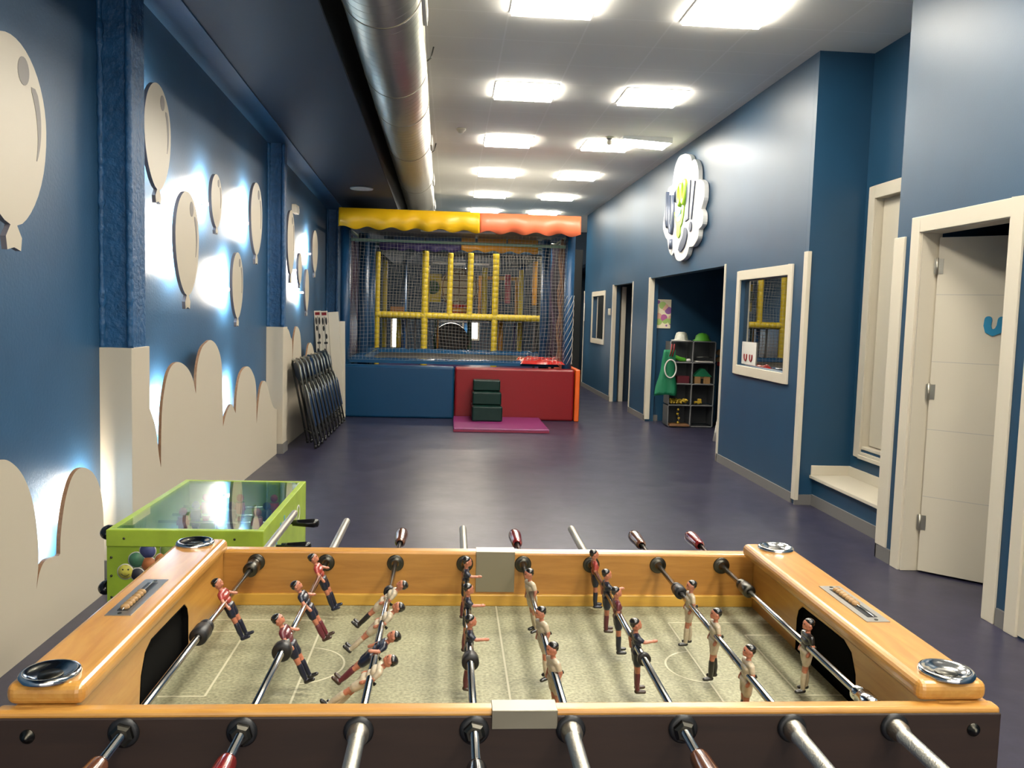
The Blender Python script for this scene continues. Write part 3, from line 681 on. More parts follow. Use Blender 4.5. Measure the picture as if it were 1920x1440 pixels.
# end caps with chrome cups and bead counters
for sx, x0, x1, cup, pc, blab in ((-1, -.612, -.503, -.563, -.560, 'near'), (1, .720, .832, .783, .787, 'far')):
    cap = T(MB().box(x0, x1, 1.203, 1.992, .931, .963), 'end_cap', M_woodY, bevel=.013, seg=4)
    for cyy in (1.236, 1.938):
        d = MB(); d.lathe((cup, cyy, .9632), (0, 0, 1), [(0, .041), (.004, .0415), (.0075, .039), (.008, .035), (.005, .030), (.001, .022), (.0005, 0)], n=40)
        T(d, 'cup_holder', M_chrome)
        d = MB(); d.lathe((cup, cyy, .9645), (0, 0, 1), [(0, .017), (.0012, .016), (.0015, 0)], n=28); T(d, 'cup_centre', M_gun)
    ya, yb = (1.477, 1.676) if sx < 0 else (1.455, 1.658)
    pl_ = T(MB().box(pc-.022, pc+.022, ya, yb, .9631, .9646), 'score_plate', M_alu)
    sl = MB(); sl.box(pc-.0095-.11, pc+.0095-.11, ya+.022-1.6, yb-.022-1.6, .9646, .9651); sl.build('score_slot', M_black, pl_)
    w = MB(); w.tube([(pc-.11, ya+.02-1.6, .9668), (pc-.11, yb-.02-1.6, .9668)], .0012, n=6); w.build('bead_wire', M_steel, pl_)
    for k in range(7):
        yy = (ya+.034+k*.0135) if sx < 0 else (yb-.034-k*.0135)
        bd = MB(); bd.sph((pc-.11, yy-1.6, .9668), .0085, 14, 8, (1, .72, .72)); bd.build('bead', M_bead, pl_)
    for yy in (ya+.009, yb-.009):
        bd = MB(); bd.cyl((pc-.11, yy-1.6, .9646), (pc-.11, yy-1.6, .9656), .0035, n=10); bd.build('screw', M_gun, pl_)
# metal clips in the middle of the long boards
T(MB().box(.073, .168, 1.1825, TY0+.002, .9302, .9318).box(.073, .168, 1.1825, 1.1852, .904, .9302), 'metal_clip', M_gplate, bevel=.0006)
T(MB().box(.075, .168, TY1-.0062, 2.045, .9302, .9318).box(.075, .168, TY1-.0062, TY1-.0042, .833, .9302), 'metal_clip', M_gplate, bevel=.0006)
for x in (-.572, .800):
    d = MB(); d.lathe((x, 1.1853, .897), (0, -1, 0), [(0, .010), (.002, .010), (.003, .005), (.008, .0045), (.009, 0)], n=16); T(d, 'bolt', M_gun)
RX = [-.442, -.280, -.117, .048, .188, .354, .518, .676]; RZ = .902
for i, x in enumerate(RX):
    d = MB(); d.lathe((x, 1.1853, RZ), (0, -1, 0), [(0, .0215), (.003, .0215), (.005, .0185), (.0055, .0165), (.006, .0095)], n=28)
    T(d, 'rod_bushing', M_black)
    if i in (0, 1, 3, 5):
        d = MB(); d.lathe((x, 1.1800, RZ), (0, -1, 0), [(0, .0165), (.007, .0165), (.010, .012), (.010, .0075)], n=6, smooth=False); T(d, 'hex_nut', M_gun)
    d = MB(); d.lathe((x, TY1-.004, RZ), (0, -1, 0), [(0, .020), (.003, .020), (.004, .018), (.003, .015), (.007, .0125), (.007, .0085)], n=28); T(d, 'rod_bushing', M_gun)

# ---- painted figures
def capd(p, a, b, ra, rb):
    ab = b-a; t = max(0, min(1, (p-a).dot(ab)/max(ab.length_squared, 1e-12))); return (p-(a+ab*t)).length-(ra+(rb-ra)*t)
FIG = {}
def figure(kit, pose):
    k = (kit, pose)
    if k in FIG: return FIG[k]
    S, H, K, G, B, A = 0, 1, 2, 3, 4, 5   # skin shirt shorts sock boot
    C = []
    def c(a, b, ra, rb, m): C.append((Vector(a), Vector(b), ra, rb, m))
    c((.000, 0, .034), (.0015, 0, .0405), .0068, .0078, 0)
    c((.006, 0, .034), (.006, 0, .0335), .0038, .0038, 0)      # jaw
    c((.0092, 0, .0375), (.0078, 0, .0400), .0014, .001, 0)    # nose
    for s in (-1, 1): c((.0, s*.0078, .0375), (-.0005, s*.0078, .0388), .0016, .0016, 0)
    c((-.0005, 0, .022), (0, 0, .032), .0042, .0036, 0)
    c((0, -.0095, .0185), (0, .0095, .0185), .0058, .0058, 1)
    c((.001, -.006, .010), (.001, .006, .010), .0074, .0074, 1)
    c((.0, -.0045, .000), (.0, .0045, .000), .0075, .0075, 1)
    c((0, -.0060, -.012), (0, .0060, -.012), .0084, .0084, 2)
    st = .006 if pose == 'walk' else .0015
    for s in (-1, 1):
        f = st*s
        c((0, s*.0062, -.013), (f*.4, s*.0068, -.029), .0078, .0072, 2)
        c((f*.4, s*.0068, -.028), (f*.8, s*.0070, -.050), .0055, .0043, 0)
        c((f*.8, s*.0070, -.0505), (f-.001, s*.0072, -.066), .0050, .0048, 3)
        c((f-.001, s*.0072, -.066), (f-.001, s*.0074, -.078), .0048, .0036, 3)
        c((f-.002, s*.0074, -.0808), (f+.0100, s*.0084, -.0822), .0042, .0034, 4)
    def arm(s, e, h):
        sh = Vector((0, s*.0135, .0185)); c(sh, (Vector(e)+sh)*.5, .0049, .0044, 1); c((Vector(e)+sh)*.5, e, .0038, .0033, 0); c(e, h, .0033, .0026, 0)
        h = Vector(h); d = (h-Vector(e)).normalized(); c(h, h+d*.003, .0033, .0028, 0)
    if pose == 'reach': arm(-1, (.010, -.0165, .012), (.026, -.0165, .0135)); arm(1, (-.006, .018, .006), (-.005, .019, -.008))
    elif pose == 'splay': arm(-1, (.001, -.0195, .006), (.006, -.021, -.010)); arm(1, (.002, .020, .010), (.011, .0225, .002))
    else: arm(-1, (-.002, -.0168, .004), (.004, -.0150, -.011)); arm(1, (-.002, .0168, .004), (.004, .0150, -.011))
    b = MB()
    for a, e, ra, rb, m in C:
        d = (e-a); L = d.length; d.normalize()
        prof = [(-ra*cos(t), ra*sin(t)) for t in [0, .4, .8, 1.2, pi/2]]+[(L+rb*sin(t), rb*cos(t)) for t in [0, .4, .8, 1.2, pi/2]]
        b.lathe(a, d, prof, n=14)
    o = b.build('player_figure', [M_skin]); md = o.modifiers.new('r', 'REMESH'); md.mode = 'VOXEL'; md.voxel_size = .00095
    sm = o.modifiers.new('s', 'SMOOTH'); sm.iterations = 3; sm.factor = .5
    dg = bpy.context.evaluated_depsgraph_get(); dg.update()
    me = bpy.data.meshes.new_from_object(o.evaluated_get(dg)); bpy.data.objects.remove(o)
    me.name = 'player_figure'
    kits = {'redkeeper': (M_red, M_navy, M_navy, M_navy), 'home': (M_navy, M_navy, M_maroon, M_boot), 'homered': (M_maroon, M_navy, M_navy, M_blk),
            'homeredb': (M_red, M_navy, M_navy, M_navy), 'white': (M_cw, M_cw, M_cw, M_blk), 'whiteb': (M_cw, M_cw, M_blk, M_blk), 'awaykeeper': (M_blk, M_cw, M_cw, M_blk)}[kit]
    me.materials.clear()
    for m in (M_skin,)+kits+(M_blk,): me.materials.append(m)
    eyes = [Vector((.0085, s*.0028, .0408)) for s in (-1, 1)]
    for p in me.polygons:
        ce = p.center
        bi = min(C, key=lambda q: capd(ce, q[0], q[1], q[2], q[3]) + (.0008 if q[4] == 0 and ce.z < .02 else 0))
        p.material_index = bi[4]; p.use_smooth = True
        if any((ce-e).length < .0011 for e in eyes): p.material_index = 5
    hb = MB(); hb.sph((-.0018, 0, .0440), .0088, 18, 12, (.98, .95, .72)); hb.sph((-.0045, 0, .0405), .0068, 14, 10, (.8, 1.02, 1.05))
    ho = hb.build('hair', M_hair); hm = ho.data; bpy.data.objects.remove(ho)
    FIG[k] = (me, hm); return FIG[k]
pegm = MB(); pegm.cyl((-.0145, 0, -.004), (-.0065, 0, -.004), .0022, n=10); pegm.cyl((-.0150, 0, -.004), (-.0135, 0, -.004), .0032, n=6)
po = pegm.build('peg', M_gun); PEG = po.data; bpy.data.objects.remove(po)
def place_fig(root, kit, pose, y, tilt, face, peg=False, yaw=0, scale=1.0, loc=None):
    me, hm = figure(kit, pose)
    o = bpy.data.objects.new('player_figure', me); COL.objects.link(o); o.parent = root
    o.matrix_local = Matrix.Translation(loc or (0, y, 0)) @ Matrix.Rotation(radians(tilt), 4, 'Y') @ Matrix.Rotation((pi if face < 0 else 0)+radians(yaw), 4, 'Z') @ Matrix.Diagonal((1.12*scale, 1.22*scale, 1.03*scale, 1))
    h = bpy.data.objects.new('hair', hm); COL.objects.link(h); h.parent = o
    if peg: p = bpy.data.objects.new('peg', PEG); COL.objects.link(p); p.parent = o
    return o
hp = [(0, .0085), (.006, .0125), (.012, .0138), (.03, .0145), (.06, .0165), (.085, .0175), (.10, .0165), (.108, .012), (.112, .005), (.1125, 0)]
def rod(i, label, figs, front, far, bumpers=(), fh=1.13):
    x = RX[i]; r = thing('football_rod', label, 'football rod', (x, 1.6, RZ), group=None)
    b = MB(); ya = fh-.03 if front == 'h' or front in ('brown', 'red', 'black') else .80
    yb = 2.30 if far in ('brown', 'red') else far
    b.cyl((0, (fh-.04 if front else 1.15)-1.6, 0), (0, 2.20-1.6, 0), .0062, n=20); b.build('rod_bar', M_steel, r)
    if front:
        c = MB(); c.lathe((0, fh-1.6, 0), (0, -1, 0), hp, n=28)
        c.build('rod_handle', {'brown': M_bakb, 'red': M_bakr, 'black': M_blackgl}[front], r)
        c = MB(); c.lathe((0, 2.046-1.6, 0), (0, 1, 0), [(0, .014), (.01, .0135), (.016, .0098), (far-2.046-.002, .0098), (far-2.046, .0085), (far-2.046, .0065)], n=24); c.build('rod_tube', M_tube, r)
    else:
        c = MB(); c.lathe((0, 1.1795-1.6, 0), (0, -1, 0), [(0, .0155), (.012, .0155), (.022, .0125), (.024, .0122), (.024, .0112), (.42, .0112), (.42, .006)], n=28); c.build('rod_tube', M_tube, r)
        c = MB(); c.lathe((0, 2.292-.1125-1.6, 0), (0, 1, 0), hp, n=28); c.build('rod_handle', {'brown': M_bakb, 'red': M_bakr}[far], r)
    for y, L, R, m in bumpers:
        c = MB(); c.lathe((0, y-L/2-1.6, 0), (0, 1, 0), [(0, .0066), (0, R*.92), (L*.06, R), (L*.60, R), (L*.64, R*.78), (L*.72, R*.74), (L*.76, R*.86), (L*.94, R*.86), (L, R*.72), (L, .0066)], n=24); c.build('rod_bumper', m, r)
    for f in figs: place_fig(r, f[0], f[1], f[2]-1.6, f[3], f[4], *(f[5:]))
    return r
rod(0, 'leftmost football rod with one red shirted goalkeeper figure and black bumpers', [('redkeeper', 'splay', 1.735, -27, 1)], 'brown', 2.50, [(1.565, .06, .0165, M_black), (1.965, .055, .0165, M_gun)], 1.105)
rod(1, 'second football rod from the left, three tilted figures and a red front handle', [('homeredb', 'splay', 1.915, -24, 1), ('home', 'splay', 1.725, -30, 1), ('homered', 'splay', 1.53, -27, 1)], 'red', 2.41, [(1.478, .026, .017, M_black)], 1.11)
rod(2, 'third football rod from the left, with steeply tilted white figures and one navy figure', [('whiteb', 'down', 1.755, 47, -1, True), ('white', 'down', 1.622, 48, -1, True), ('home', 'splay', 1.475, 50, -1, True), ('white', 'walk', 1.372, 52, -1, True)], None, 'brown', [(1.80, .02, .012, M_black)])
rod(3, 'fourth football rod from the left, upright navy figures each reaching right', [('home', 'reach', 1.885, 3, 1), ('home', 'reach', 1.695, 2, 1), ('home', 'reach', 1.515, 2, 1)], 'black', 2.34, [(1.435, .03, .015, M_black)], 1.09)
rod(4, 'fifth football rod from the left, three upright white figures with dark pegs', [('white', 'down', 1.80, -8, -1, True, 20), ('white', 'walk', 1.56, -8, -1, True, 20), ('white', 'down', 1.385, -6, -1, True, 20)], None, 'red')
rod(5, 'sixth football rod from the left, four dark figures and a brown front handle', [('homeredb', 'down', 1.955, -4, 1), ('home', 'reach', 1.80, -2, 1), ('homered', 'down', 1.68, -5, 1), ('home', 'reach', 1.50, -4, 1)], 'brown', 2.35, [(1.44, .012, .012, M_black)], 1.11)
rod(6, 'seventh football rod from the left, three white figures standing upright', [('white', 'walk', 1.725, 2, -1, True), ('whiteb', 'walk', 1.555, 1, -1, True), ('whiteb', 'down', 1.375, 2, -1, True)], None, 'brown', [(1.815, .045, .014, M_black)])
rod(7, 'rightmost football rod with one goalkeeper figure in black shirt and white shorts', [('awaykeeper', 'walk', 1.50, 1, -1, True)], None, 'red', [(1.835, .06, .0145, M_gun), (1.275, .06, .0155, M_chrome)])
# ================================================================== SOFT PLAY AREA
FY = 12.05
def blk(name, label, cat, x0, x1, y0, y1, z0, z1, m, bev=.02, group=None, seam=None):
    cx, cy = (x0+x1)/2, (y0+y1)/2
    b = MB(); 
    # subdivided soft block with slightly swollen faces
    nx, ny, nz = max(2, int((x1-x0)/.12)), max(2, int((y1-y0)/.12)), max(2, int((z1-z0)/.12))
    bm = bmesh.new(); bmesh.ops.create_grid(bm, x_segments=1, y_segments=1, size=.5); bm.free()
    b.box(x0-cx, x1-cx, y0-cy, y1-cy, 0, z1-z0)
    t = thing(name, label, cat, (cx, cy, z0), group=group)
    o = b.build('foam_body', m, t, bevel=bev, seg=4)
    if seam:
        s = MB(); s.box(x0-cx+.01, x1-cx-.01, y0-cy-.002, y0-cy+.006, z1-z0-.045, z1-z0-.038); s.build('seam', seam, t)
    return t
blk('foam_block', 'long blue vinyl foam wall block at the front of the play area', 'foam block', -1.675, .072, FY, FY+.28, 0, .735, M_bpad, .03)
blk('foam_block', 'long red vinyl foam wall block at the front of the play area', 'foam block', .084, 1.785, FY, FY+.28, 0, .735, M_rpad, .03)
blk('foam_block', 'orange foam side block at the right corner of the play area', 'foam block', 1.795, 1.862, FY-.04, 15.4, 0, .745, M_opad, .015)
blk('foam_block', 'blue foam side block behind the folding chairs', 'foam block', -1.675, -1.61, FY+.29, 15.4, 0, .70, M_bpad, .015)
st = thing('foam_steps', 'three dark green vinyl foam steps on the magenta mat', 'steps', (.525, 11.62, .055))
for k, (z0, z1, y0) in enumerate(((0, .20, -.20), (.205, .375, -.02), (.38, .53, .16))):
    w = .205-.008*k
    MB().box(-w, w, y0, .38, z0, z1).build('foam_step', M_gpad, st, bevel=.018, seg=4)
mt = thing('floor_mat', 'thin magenta vinyl landing mat in front of the red block', 'mat', (.68, 11.37, 0))
MB().box(-.61, .61, -.63, .63, .004, .052).build('mat_pad', M_mag, mt, bevel=.012)
MB().box(-.612, .612, -.635, -.628, .004, .03).build('mat_edge', M_magr, mt)
# ---- trampoline
tr = thing('trampoline', 'trampoline with a shiny blue wrinkled cover behind the front foam blocks', 'trampoline', (.0, 13.9, 0))
TXa, TXb, TYa, TYb, TZt = -1.50, 1.62, 12.42, 15.45, .80
MB().box(TXa+.3, TXb-.3, TYa+.3-13.9, TYb-.3-13.9, .77, .78).build('jump_bed', M_trampb, tr)
b = MB(); nx = 60
def padstrip(b, x0, x1, y0, y1, amp):
    n = int((x1-x0)/.06)+1; k = int((y1-y0)/.06)+1
    vs = []; R = random.Random(int((x0+y0)*100))
    for j in range(k+1):
        for i in range(n+1):
            e = min(j, k-j, i, n-i)
            vs.append((x0+(x1-x0)*i/n, y0+(y1-y0)*j/k, TZt+(amp*R.random() if e > 0 else -.05)+(.012 if e > 0 else 0)))
    b.add(vs, [(j*(n+1)+i, j*(n+1)+i+1, (j+1)*(n+1)+i+1, (j+1)*(n+1)+i) for j in range(k) for i in range(n)], True)
padstrip(b, TXa, TXb, TYa-13.9, TYa+.35-13.9, .012); padstrip(b, TXa, TXb, TYb-.35-13.9, TYb-13.9, .05)
padstrip(b, TXa, TXa+.3, TYa+.35-13.9, TYb-.35-13.9, .02); padstrip(b, TXb-.3, TXb, TYa+.35-13.9, TYb-.35-13.9, .03)
b.build('edge_cover', M_trpad, tr)
for x in (TXa+.1, TXb-.1):
    for y in (TYa+.1, TYb-.1): MB().cyl((x, y-13.9, 0), (x, y-13.9, .75), .025, n=10).build('leg', M_chrod, tr)
c = thing('vinyl_cover', 'crumpled red vinyl cover lying on the right front corner of the play area', 'cover', (1.38, 12.75, .78))
b = MB(); R = random.Random(3); n = 16; vs = []
for j in range(n+1):
    for i in range(n+1):
        e = min(i, j, n-i, n-j); vs.append((-.36+.7*i/n+.02*R.random(), -.40+.9*j/n, (.01 if e == 0 else .035+.075*R.random())))
b.add(vs, [(j*(n+1)+i, j*(n+1)+i+1, (j+1)*(n+1)+i+1, (j+1)*(n+1)+i) for j in range(n) for i in range(n)], True)
o = b.build('cover_sheet', M_redcov, c); sd = o.modifiers.new('s', 'SUBSURF'); sd.levels = 1; sd.render_levels = 1
# ---- enclosure frame
en = thing('play_enclosure', 'netted soft play enclosure with blue posts and a yellow and coral scalloped canopy', 'play enclosure', (.1, 12.2, 0))
def E_(b, name, m, parent=None, **k):
    b.v = [(x-.1, y-12.2, z) for x, y, z in b.v]; return b.build(name, m, parent or en, **k)
for x, y, r in ((-1.505, 12.42, .072), (-1.40, 13.9, .085), (-1.46, 15.7, .09), (1.715, 12.42, .072), (1.53, 13.9, .075), (1.76, 15.7, .08)):
    E_(MB().cyl((x, y, .02), (x, y, 2.72), r, n=18), 'padded_post', M_bpost)
for y in (12.42, 15.7): E_(MB().cyl((-1.5, y, 2.50 if y < 13 else 2.7), (1.72, y, 2.50 if y < 13 else 2.7), .022, n=10), 'cross_pipe', M_gpipe)
for x in (-1.5, 1.72): E_(MB().cyl((x, 12.42, 2.68), (x, 15.7, 2.68), .022, n=10), 'side_pipe', M_gpipe)
def valance(name, x0, x1, y, z0, z1, m, period, th=.012, amp=.021):
    n = int((x1-x0)/.03); up = [(x1-(x1-x0)*i/n, z1) for i in range(n+1)]
    lo = [(x0+(x1-x0)*i/n, z0-amp*cos(2*pi*(x0+(x1-x0)*i/n)/period)) for i in range(n+1)]
    b = MB(); vs = []
    n2 = n
    for i in range(n+1):
        x = lo[i][0]; w = .02*sin(x*9.3)+.012*sin(x*23)
        vs += [(x, y+th+.0, z1), (x, y+w*.4, (z1+lo[i][1])/2), (x, y+w, lo[i][1])]
    b.add(vs, [(i*3, i*3+3, i*3+4, i*3+1) for i in range(n)]+[(i*3+1, i*3+4, i*3+5, i*3+2) for i in range(n)], True)
    o = E_(b, name, m); s = o.modifiers.new('t', 'SOLIDIFY'); s.thickness = .006; return o
valance('canopy_valance', -1.568, .378, FY, 2.635, 2.905, M_yv, .335)
valance('canopy_valance', .378, 1.803, FY+.004, 2.635, 2.905, M_cv, .335)
E_(MB().box(-1.565, 1.80, FY+.02, 15.7, 2.86, 2.88), 'canopy_roof', M_base)
for x0, x1, z0, z1, m in ((-1.05, -.50, 2.84, 2.97, M_bv), (-.47, .16, 2.84, 2.97, M_bv), (.17, .42, 2.80, 3.02, M_ov), (.46, .98, 2.80, 3.0, M_ov), (1.01, 1.56, 2.8, 3.0, M_ov)):
    E_(MB().box(x0, x1, 15.6, 15.62, z0-.12, z1-.13), 'rear_panel', m, bevel=.004)
valance('rear_valance', .17, 1.56, 15.55, 2.62, 2.76, M_ov, .3, amp=.02); valance('rear_valance', -1.3, .16, 15.55, 2.60, 2.76, M_purp, .3, amp=.02)
# nets: knotted cord grids that sag and ripple
def net(name, P00, P10, P01, P11, nu, nv, r, m, amp=.02, parent=None, gath=0):
    P00, P10, P01, P11 = map(Vector, (P00, P10, P01, P11)); nn = (P10-P00).cross(P01-P00).normalized()
    R = random.Random(nu*31+nv); ph = [R.random()*6 for _ in range(6)]
    def pt(u, v):
        p = P00*(1-u)*(1-v)+P10*u*(1-v)+P01*(1-u)*v+P11*u*v
        w = amp*(sin(u*9+ph[0]+v*3)+.6*sin(v*11+ph[1]-u*5)+.4*sin(u*23+ph[2]))
        du = amp*.8*sin(v*8+ph[3]+u*6); dv = amp*.9*sin(u*7+ph[4]+v*4)
        return p+nn*w+(P10-P00).normalized()*du*min(1, 8*u*(1-u))+(P01-P00).normalized()*dv*min(1, 8*v*(1-v))
    b = MB()
    for i in range(nu+1): b.tube([pt(i/nu, j/nv) for j in range(nv+1)], r, n=3)
    for j in range(nv+1): b.tube([pt(i/nu, j/nv) for i in range(nu+1)], r, n=3)
    return E_(b, name, m, parent) if parent is None else b.build(name, m, parent)
net('front_net', (-1.45, 12.36, .80), (1.66, 12.36, .80), (-1.45, 12.36, 2.62), (1.66, 12.36, 2.62), 62, 36, .0014, M_netw, .035)
net('side_net', (1.73, 12.42, .78), (1.78, 15.6, .78), (1.70, 12.42, 2.62), (1.76, 15.6, 2.62), 52, 34, .003, M_netp, .04)
net('side_net', (-1.52, 12.42, .78), (-1.58, 15.6, .78), (-1.52, 12.42, 2.62), (-1.58, 15.6, 2.62), 52, 34, .003, M_netp, .03)
b = MB()   # gathered brown net hanging by the right post
for k in range(9):
    x = 1.585+.018*(k % 5); y = 12.5+.035*(k//3)
    b.tube([(x+.02*sin(j*.9+k), y+.015*cos(j*1.1+k*2), .82+1.8*j/24) for j in range(25)], .009, n=5)
E_(b, 'gathered_net', M_neto)
b = MB()
for k in range(7):
    b.tube([(1.72+.075*cos(k*.9+j*.5), 12.42+.078*sin(k*.9+j*.5)-.0, .8+1.0*j/14) for j in range(15)], .004, n=4)
E_(b, 'loose_cord', M_netw)
# ---- yellow climbing frame behind
cf = thing('climbing_frame', 'two level climbing frame of yellow padded posts behind the net', 'climbing frame', (.2, 15.9, 0))
def F_(b, name, m, **k):
    b.v = [(x-.2, y-15.9, z) for x, y, z in b.v]; return b.build(name, m, cf, **k)
def ypost(x, y, z0, z1, r, m=M_yel, nm='padded_post'):
    b = MB(); k = int((z1-z0)/.10); pr = [(0, .01)]
    for i in range(k): 
        a = (z1-z0)*i/k; c_ = (z1-z0)*(i+1)/k; pr += [(a+.002, r*.93), (a+.012, r), (c_-.012, r), (c_-.002, r*.93)]
    pr += [(z1-z0, .01)]; b.lathe((x, y, z0), (0, 0, 1), pr, n=14); F_(b, nm, m)
YF = 15.9
for x, z0, z1, r in ((-1.345, .05, 2.58, .047), (-.478, .05, 2.62, .062), (-.02, 1.42, 2.60, .052), (.352, 1.42, 2.61, .055), (.822, .05, 2.61, .060), (1.708, .05, 2.59, .045)):
    ypost(x, YF, z0, z1, r)
for x, z0, z1, r in ((-1.31, .05, 2.50, .045), (-.475, 1.45, 2.43, .05), (.672, 1.45, 2.42, .055), (1.402, .05, 2.40, .05)):
    ypost(x, 17.2, z0, z1, r)
ypost(1.678, 17.2, 1.7, 2.58, .05, M_ov); ypost(1.135, 17.2, 1.72, 2.30, .06, M_pink)
b = MB(); pr = [(0, .01)]; L = 1.73+1.37
for i in range(30): a = L*i/30; c_ = L*(i+1)/30; pr += [(a+.002, .056), (a+.012, .062), (c_-.012, .062), (c_-.002, .056)]
pr += [(L, .01)]; b.lathe((-1.38, YF, 1.435), (1, 0, 0), pr, n=14); F_(b, 'crossbar', M_yel)
F_(MB().box(-1.36, 1.72, 15.95, 20.6, 1.36, 1.42), 'upper_deck', M_dark)
F_(MB().box(-1.36, 1.72, 15.95, 20.6, 2.62, 2.66), 'frame_roof', M_dark)
F_(MB().box(-1.36, 1.72, 15.75, 20.6, .45, .52), 'lower_deck', M_purp)
for x in (-1.0, .35, 1.55):
    F_(MB().cyl((x, 18.6, .5), (x, 18.6, 2.6), .05, n=12), 'rear_post', M_bpost)
F_(MB().cyl((.40, 17.6, .5), (.40, 17.6, 1.4), .05, n=12), 'rear_post', M_dkgreen)
o = net('climbing_net', (-1.53, .05, 1.45), (1.5, .05, 1.45), (-1.53, .05, 2.58), (1.5, .05, 2.58), 56, 24, .0018, M_netw, .02, parent=cf)
o = net('climbing_net', (-1.53, 1.3, .55), (1.5, 1.3, .55), (-1.53, 1.3, 1.38), (1.5, 1.3, 1.38), 40, 12, .003, M_neto, .02, parent=cf)
# things inside the frame
t = thing('crawl_tunnel', 'black round crawl tunnel opening on the lower deck', 'tunnel', (0.02, 17.3, .93))
MB().lathe((0, 0, 0), (0, 1, 0), [(0, .33), (0, .36), (.9, .36), (.9, .33), (0, .33)], n=36).build('tunnel_ring', M_black, t); MB().cyl((0, .85, 0), (0, .88, 0), .34, n=32).build('tunnel_end', M_black, t)
t = thing('foam_roller', 'bright red foam roller on the lower deck under the tunnel', 'foam roller', (-.15, 16.5, .60))
MB().cyl((-.62, 0, 0), (.48, 0, 0), .075, n=18).build('roller_body', mat('bright red foam', (.65, .04, .03), .5), t)
t = thing('foam_roller', 'short red foam roller left of the thick yellow post on the lower deck', 'foam roller', (-1.02, 16.6, .60))
MB().cyl((-.16, 0, 0), (.20, 0, 0), .07, n=18).build('roller_body', mat('bright red foam', (.65, .04, .03), .5), t)
t = thing('play_globe', 'pale cream domed climbing globe on the upper deck', 'globe', (.17, 17.9, 2.02))
g = MB(); g.sph((0, 0, 0), .40, 20, 14, (1, .5, 1)); o = g.build('globe_shell', mat('pale cream vinyl', (.7, .62, .45), .5), t)
g = MB()
for k in range(-3, 4):
    rr = .405*cos(k*.38); g.tube([(rr*cos(a), rr*.5*sin(a), .405*sin(k*.38)) for a in [2*pi*i/24 for i in range(24)]], .012, n=5, closed=True)
for k in range(6):
    a0 = pi*k/6; g.tube([(.405*sin(t_)*cos(a0), .203*sin(t_)*sin(a0), .405*cos(t_)) for t_ in [2*pi*i/24 for i in range(24)]], .01, n=5, closed=True)
g.build('globe_netting', M_neto, t)
t = thing('cutout_board', 'yellow panel with a dark round cutout on the upper deck', 'board', (-.33, 17.6, 1.98))
MB().box(-.13, .13, -.02, .02, -.27, .30).build('panel_board', mat('bright yellow panel', (.8, .6, .02), .5), t)
MB().lathe((-.04, -.022, .03), (0, 1, 0), [(0, 0), (0, .14), (.004, .14), (.004, 0)], n=24).build('panel_hole', M_dkgreen, t)
t = thing('toy_box', 'orange box standing on the upper deck at the left', 'box', (-1.03, 16.8, 1.421))
MB().box(-.13, .13, -.1, .1, 0, .17).build('box_body', M_orbox, t, bevel=.006)
t = thing('foam_rings', 'red and orange foam rings under the globe on the upper deck', 'foam rings', (.12, 16.9, 1.43))
for k, m in enumerate((M_redcov, M_ov, M_redcov)):
    MB().tube([(.17*cos(a), .12*sin(a), .05+.075*k) for a in [2*pi*i/20 for i in range(20)]], .045, n=8, closed=True).build('foam_ring', m, t)
t = thing('shop_panel', 'orange framed panel at the right of the upper deck', 'play panel', (1.0, 18.2, 1.42))
frame(MB(), -.42, -.37, 0, .01, 0, 1, .01) if False else None
MB().box(-.42, .42, -.02, .02, .80, .88).box(-.42, -.36, -.02, .02, 0, .8).box(.36, .42, -.02, .02, 0, .8).build('panel_frame', M_ov, t)
MB().box(-.36, .36, -.01, .01, 0, .35).build('panel_lower', M_bpost, t)
t = thing('hanging_roller', 'pale padded strip hanging at the left end of the lower deck', 'padding', (-1.66, 16.5, .60))
MB().box(-.065, .065, -.03, .03, 0, .72).build('strip_pad', M_paper, t, bevel=.01)
for k, (x, m, y) in enumerate(((-1.0, M_yel, 16.8), (-.86, M_paper, 17.0), (-.70, M_paper, 17.3), (-.56, M_paper, 16.9), (-.30, M_dkgreen, 17.1), (-.24, M_ov, 16.8), (1.0, M_ov, 16.9), (1.28, M_purp, 17.0))):
    t = thing('hanging_strip', ['yellow', 'wide white', 'thin white', 'second thin white', 'dark green', 'orange', 'right orange', 'purple'][k]+' padded strip hanging below the upper deck', 'padded strip', (x, y, .60))
    MB().cyl((0, 0, 0), (0, 0, .76), (.05 if k in (0, 6) else .018), n=10).build('strip', m, t)
# fill lamps added inside the play area, each below an added housing
for (x, y, z, e) in ((.2, 18.9, 2.56, 60), (.2, 18.2, 1.30, 20), (.1, 14.3, 2.82, 25)):
    l = bpy.data.lights.new('added_fill', 'AREA'); l.shape = 'RECTANGLE'; l.size = 1.2; l.size_y = .1; l.energy = e; l.color = (1, .9, .75)
    o = bpy.data.objects.new('added_fill_lamp', l); COL.objects.link(o); o.location = (x, y, z)
    (F_ if y > 15 else E_)(MB().box(x-.62, x+.62, y-.06, y+.06, z+.004, z+.035), 'added_lamp_housing', M_ceilframe)
t = thing('shutter_column', 'tall dark roller box between the play enclosure and the right wall', 'speaker', (2.35, 18.6, 0))
MB().box(-.5, .5, 0, .5, 0, 2.95).build('box_body', M_recess, t, bevel=.01)
MB().tube([(-.45, -.02, 2.96), (-.3, -.05, 3.05), (0, -.05, 3.04), (.3, -.03, 2.9)], .02).build('bracket_arm', M_chrod, t)
